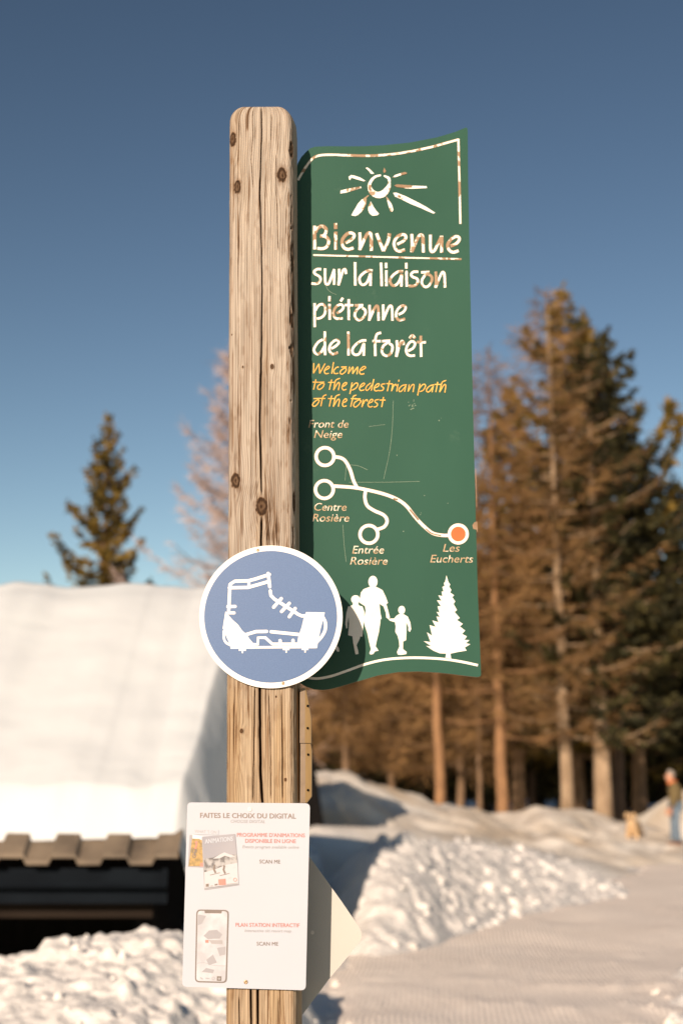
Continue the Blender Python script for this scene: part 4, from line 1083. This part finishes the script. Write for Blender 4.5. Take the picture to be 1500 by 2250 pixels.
# left: sparse spruce and pale larch beyond the roof
G_ = 'trees standing beyond the snow'
l = base(218, 1600, 50, 0); l = (l[0], l[1], .4)
conifer('spruce_tree', l, height(l, 222, 915), .24, 2.0, 2.9, 'sparse spruce standing alone behind the snow-covered roof', G_, M_spruce, M_bark, 21, 150, 50, .85, droop=.30, up=.80, gap=.25, tw=(.25, .5), wd=(.10, .19))
def larch(loc, h, r, z0, hw, label, group, mt, mbk, seed, nb_=130, dens=26, power=.8, lean=(0, 0), **kw):
    kw.setdefault('tw', (.35, .9)); kw.setdefault('wd', (.016, .034)); kw.setdefault('droop', .15); kw.setdefault('up', .30); kw.setdefault('hang', .15)
    return conifer('larch_tree', loc, h, r, z0, hw, label, group, mt, mbk, seed, nb_, dens, power, lean, **kw)
l = (at(525, 1500, 46).x, 46, .4)
larch(l, height(l, 525, 740), .20, 1.5, 3.9, 'pale bare larch half hidden behind the wooden post', G_, M_larch_pale, M_bark_dark, 22, 150, 42, .62, up=.5, wd=(.022, .045))
# right: larches with lit trunks
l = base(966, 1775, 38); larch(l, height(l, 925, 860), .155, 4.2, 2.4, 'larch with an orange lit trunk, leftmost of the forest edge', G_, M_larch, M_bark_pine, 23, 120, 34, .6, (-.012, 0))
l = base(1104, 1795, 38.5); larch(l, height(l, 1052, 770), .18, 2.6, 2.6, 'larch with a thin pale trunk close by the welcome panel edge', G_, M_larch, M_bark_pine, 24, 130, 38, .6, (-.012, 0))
l = base(1246, 1800, 38.5); larch(l, height(l, 1212, 640), .19, 2.6, 3.1, 'tallest bare larch with pink tip in front of the big spruce', G_, M_larch, M_bark_pale, 25, 150, 34, .62, (-.010, 0))
l = base(1056, 1785, 39.5); larch(l, 6.0, .085, 2.0, 1.2, 'thin young larch between two larger larch trunks', G_, M_larch, M_bark, 26, 60, 24, .6, (-.012, 0))
for px_, py_, Y_, tp, sd_, lb in ((760, 1740, 42, 1330, 61, 'rust-brown bare larch low behind the hump of the far snow bank'), (858, 1770, 43, 1250, 62, 'rust-brown bare larch under the lower edge of the welcome panel'), (1012, 1790, 42.5, 1120, 63, 'rust-brown bare larch behind the orange lit trunk')):
    l = base(px_, py_, Y_); larch(l, height(l, px_, tp), .13, 1.6, 2.3, lb, G_, M_larch, M_bark, sd_, 130, 40, .55)
# spruces behind them
l = (at(1262, 1600, 46).x, 46, .4); conifer('spruce_tree', l, height(l, 1248, 632), .30, 2.0, 4.6, 'tallest spruce with golden needles above the forest', G_, M_spruce, M_bark, 31, 130, 52, .74, droop=.35, up=.75, gap=.2, wd=(.11, .2))
l = (at(1312, 1600, 47).x, 47, .4); conifer('spruce_tree', l, height(l, 1306, 690), .26, 2.0, 3.6, 'second spruce top just right of the tallest one', G_, M_spruce, M_bark, 32, 105, 50, .70, droop=.35, up=.8, gap=.2, wd=(.11, .2),
        arms=[[at(1330, 1010, 47), at(1372, 950, 46.6), at(1404, 898, 46.4)], [at(1330, 1090, 46.5), at(1410, 1020, 45.5), at(1450, 950, 45), at(1468, 888, 45)], [at(1340, 1160, 46.5), at(1430, 1090, 45.5), at(1474, 1000, 45), at(1489, 925, 45)], [at(1340, 1290, 46.5), at(1400, 1200, 45.5), at(1455, 1130, 45), at(1475, 1060, 45)]])
l = (at(1135, 1600, 44).x, 44, .4); conifer('spruce_tree', l, height(l, 1118, 850), .22, 2.0, 2.9, 'shorter golden spruce beside the welcome panel', G_, M_spruce, M_bark, 33, 95, 50, .72, droop=.3, up=.8, gap=.2, wd=(.11, .2))
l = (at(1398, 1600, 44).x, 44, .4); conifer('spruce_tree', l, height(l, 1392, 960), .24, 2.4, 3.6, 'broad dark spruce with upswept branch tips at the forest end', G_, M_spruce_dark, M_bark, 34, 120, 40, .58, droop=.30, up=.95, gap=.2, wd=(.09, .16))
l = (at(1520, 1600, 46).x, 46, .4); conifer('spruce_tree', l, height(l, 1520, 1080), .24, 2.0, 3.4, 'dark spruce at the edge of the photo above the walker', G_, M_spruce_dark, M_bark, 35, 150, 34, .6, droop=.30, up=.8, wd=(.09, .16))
# bare lit and dark trunks standing at the wood's edge
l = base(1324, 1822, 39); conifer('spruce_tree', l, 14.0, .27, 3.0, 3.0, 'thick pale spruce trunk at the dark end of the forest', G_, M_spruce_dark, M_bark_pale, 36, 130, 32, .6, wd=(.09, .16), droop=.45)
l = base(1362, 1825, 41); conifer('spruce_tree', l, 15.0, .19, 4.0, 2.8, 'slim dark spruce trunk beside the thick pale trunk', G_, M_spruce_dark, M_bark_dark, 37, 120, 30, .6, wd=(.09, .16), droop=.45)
# the dark wood behind: two growths, copied
protos = []
for k, (h_, hw_, sd_) in enumerate(((13.0, 2.7, 51), (11.0, 2.5, 52), (12.0, 3.0, 53))):
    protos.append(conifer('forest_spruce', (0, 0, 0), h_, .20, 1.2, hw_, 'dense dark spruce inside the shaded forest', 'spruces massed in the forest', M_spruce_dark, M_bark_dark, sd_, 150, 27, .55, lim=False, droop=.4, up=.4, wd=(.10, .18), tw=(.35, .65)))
rr = random.Random(5); used = set(); n_ = 0
for row, (Y_, x0_, x1_) in enumerate(((48, 700, 1700), (51.5, 660, 1720), (55.5, 640, 1740), (60, 620, 1760), (66, 600, 1780), (73, 590, 1800))):
    X_ = (x0_ - 750) / F * Y_; xe = (x1_ - 750) / F * Y_
    while X_ < xe:
        k = rr.randrange(3)
        if k in used: e_ = copy_tree(protos[k])
        else: e_ = protos[k]; used.add(k)
        px_ = 750 + X_ / Y_ * F
        sc_ = rr.uniform(.78, 1.02) * (.92 if px_ < 1100 else 1.0)
        if px_ > 1380: sc_ *= .84
        if px_ < 1040 and row < 2: sc_ *= .6
        e_.location = (X_, Y_ + rr.uniform(-1, 1), .3); e_.rotation_euler = (0, 0, rr.uniform(0, 6.28)); e_.scale = (sc_, sc_, sc_)
        X_ += rr.uniform(1.7, 2.7) * (1.35 if px_ < 980 else 1.0)

# ------------------------------------------------------------------ walker and dog
def skin(name, verts, edges, radii, m, parent, root=0, sub=2):
    me = bpy.data.meshes.new('s'); off = Vector(parent.location)
    me.from_pydata([tuple(Vector(v) ) for v in verts], edges, [])
    o = bpy.data.objects.new('s', me); COL.objects.link(o)
    md = o.modifiers.new('skin', 'SKIN'); md.use_smooth_shade = True
    for i, r in enumerate(radii):
        sv = me.skin_vertices[0].data[i]; sv.radius = (r, r) if not isinstance(r, tuple) else r; sv.use_root = (i == root)
    s2 = o.modifiers.new('sub', 'SUBSURF'); s2.levels = sub; s2.render_levels = sub
    bpy.context.view_layer.update()
    res = bpy.data.meshes.new_from_object(o.evaluated_get(bpy.context.evaluated_depsgraph_get()))
    bpy.data.objects.remove(o)
    res.name = name; res.materials.clear(); res.materials.append(m)
    res.polygons.foreach_set('use_smooth', np.ones(len(res.polygons), dtype=bool))
    ob = bpy.data.objects.new(name, res); COL.objects.link(ob); ob.parent = parent
    return ob
def chain(pts): return [(i, i+1) for i in range(len(pts)-1)]
M_skin = mat('skin', (.52, .27, .17), .6, (.46, .23, .14), 20)
M_jacket = mat('olive jacket', (.16, .115, .045), .85, (.12, .085, .035), 8)
M_jeans = mat('blue jeans', (.15, .20, .25), .85, (.11, .15, .20), 10)
M_shoe = mat('brown shoes', (.24, .10, .04), .7, (.16, .07, .03), 20)
M_hair = mat('grey hair', (.38, .33, .29), .9, (.24, .20, .17), 40)
M_scarf = mat('orange scarf', (.62, .20, .06), .9, (.50, .14, .05), 30)
M_fur = mat('sandy fur', (.66, .47, .28), .95, (.44, .28, .14), 6, (1, 1, 1), (.35, .65), .5, 60, .01)
M_nose = mat('dark nose', (.02, .016, .014), .5)

pw = at(1487, 1859, 32.5)
zg = pw.z
prs = empty('person', (pw.x, pw.y, zg), 'walker in olive jacket and blue jeans looking down at the dog', 'person')
# faces -x (towards the dog); local space: x forward = -X
def L3(f, s, z): return Vector((-f * .94, s * .94, z * .94))
leg1 = [L3(0, -.10, .93), L3(.02, -.11, .50), L3(-.02, -.11, .10)]
leg2 = [L3(0, .10, .93), L3(.06, .10, .50), L3(.07, .10, .10)]
v = [L3(0, 0, .96)] + leg1 + leg2
skin('trousers', v, [(0, 1), (1, 2), (2, 3), (0, 4), (4, 5), (5, 6)], [(.14, .12), .098, .072, .060, .098, .072, .060], M_jeans, prs)
for s_, f_ in ((-.11, -.02), (.10, .07)):
    skin('shoe', [L3(f_ - .05, s_, .05), L3(f_ + .06, s_, .045), L3(f_ + .17, s_, .035)], [(0, 1), (1, 2)], [(.052, .05), (.05, .045), (.042, .034)], M_shoe, prs)
v = [L3(0, 0, .92), L3(-.01, 0, 1.10), L3(.0, 0, 1.28), L3(.03, 0, 1.42), L3(.06, 0, 1.50),
     L3(.03, -.19, 1.40), L3(.04, -.25, 1.13), L3(.15, -.24, .91), L3(.03, .19, 1.40), L3(.0, .25, 1.12), L3(.12, .24, .89)]
skin('jacket', v, [(0, 1), (1, 2), (2, 3), (3, 4), (3, 5), (5, 6), (6, 7), (3, 8), (8, 9), (9, 10)],
     [(.155, .17), (.15, .165), (.16, .18), (.12, .14), (.065, .07), .075, .062, .05, .075, .062, .05], M_jacket, prs)
hd = [L3(.06, 0, 1.47), L3(.10, 0, 1.56), L3(.125, 0, 1.63), L3(.115, 0, 1.70), L3(.20, 0, 1.585)]
hs_o = skin('body', hd, [(0, 1), (1, 2), (2, 3), (1, 4)], [.055, .072, .092, .075, .03], M_skin, prs)
skin('hair', [L3(.02, 0, 1.60), L3(.06, 0, 1.68), L3(.12, 0, 1.725), L3(.17, 0, 1.70)], [(0, 1), (1, 2), (2, 3)], [.055, .085, .082, .05], M_hair, prs)
skin('nose', [L3(.20, 0, 1.64), L3(.225, 0, 1.605)], [(0, 1)], [.012, .017], M_skin, prs)
for s_ in (-.035, .035): skin('eye', [L3(.200, s_, 1.65), L3(.207, s_, 1.648)], [(0, 1)], [.010, .008], M_nose, prs, sub=1)
for s_ in (-.093, .093): skin('ear', [L3(.095, s_, 1.655), L3(.095, s_, 1.615)], [(0, 1)], [(.012, .022), (.010, .016)], M_skin, prs, sub=1)
skin('scarf', [L3(.05, -.075, 1.49), L3(.13, -.05, 1.47), L3(.15, .05, 1.47), L3(.05, .075, 1.49), L3(-.03, 0, 1.50)], [(0, 1), (1, 2), (2, 3), (3, 4), (4, 0)], [.042] * 5, M_scarf, prs)
for (f_, s_, z_, sg) in ((.15, -.24, .91, -1), (.12, .24, .89, 1)):
    w0 = L3(f_, s_, z_); vv = [w0, w0 + L3(.02, 0, -.05), w0 + L3(.03, 0, -.10)]; ee = [(0, 1), (1, 2)]; ra = [.027, (.034, .022), (.036, .018)]
    for q, (dx, ln) in enumerate(((-.030, .070), (-.010, .082), (.010, .078), (.028, .062))):
        b_ = len(vv); vv += [w0 + L3(.03 + dx, 0, -.115), w0 + L3(.04 + dx, -.012 * sg, -.115 - ln * .55), w0 + L3(.045 + dx, -.03 * sg, -.115 - ln)]
        ee += [(2, b_), (b_, b_+1), (b_+1, b_+2)]; ra += [.0095, .0088, .0075]
    b_ = len(vv); vv += [w0 + L3(.06, -.01 * sg, -.075), w0 + L3(.075, -.02 * sg, -.115)]; ee += [(1, b_), (b_, b_+1)]; ra += [.011, .009]
    skin('hand', vv, ee, ra, M_skin, prs)

# dog: stands half turned to the walker, head up
pd = at(1392, 1866, 33.5)
dog = empty('dog', (pd.x, pd.y, pd.z), 'sandy long-haired dog standing on the snow path before the walker', 'dog')
def Dg(f, s, z):          # f forward: towards the camera and a little to the left
    a = R(250); return Vector((f * math.cos(a) - s * math.sin(a), f * math.sin(a) + s * math.cos(a), z))
v = [Dg(-.36, 0, .52), Dg(-.10, 0, .50), Dg(.16, 0, .48), Dg(.28, 0, .60), Dg(.34, 0, .72), Dg(.40, 0, .77), Dg(.52, 0, .73),           # trunk, neck, head, muzzle
     Dg(-.45, 0, .55), Dg(-.60, 0, .48), Dg(-.70, 0, .52)]
e = [(0, 1), (1, 2), (2, 3), (3, 4), (4, 5), (5, 6), (0, 7), (7, 8), (8, 9)]
ra = [.125, .125, (.15, .17), .11, .085, .085, .045, .045, .05, .035]
for s_ in (-.10, .10):
    b_ = len(v); v += [Dg(.18, s_, .36), Dg(.17, s_, .20), Dg(.18, s_, .03), Dg(.23, s_, .02)]; e += [(2, b_), (b_, b_+1), (b_+1, b_+2), (b_+2, b_+3)]; ra += [.062, .042, .032, .030]
    b_ = len(v); v += [Dg(-.30, s_, .38), Dg(-.44, s_, .20), Dg(-.40, s_, .03), Dg(-.34, s_, .02)]; e += [(0, b_), (b_, b_+1), (b_+1, b_+2), (b_+2, b_+3)]; ra += [.085, .045, .032, .030]
skin('body', v, e, ra, M_fur, dog, 1)
for s_ in (-.07, .07): skin('ear', [Dg(.36, s_, .84), Dg(.37, s_ * 1.5, .77), Dg(.38, s_ * 1.55, .70)], [(0, 1), (1, 2)], [.02, .032, .02], M_fur, dog, sub=1)
skin('nose', [Dg(.555, 0, .735), Dg(.575, 0, .735)], [(0, 1)], [.018, .014], M_nose, dog, sub=1)
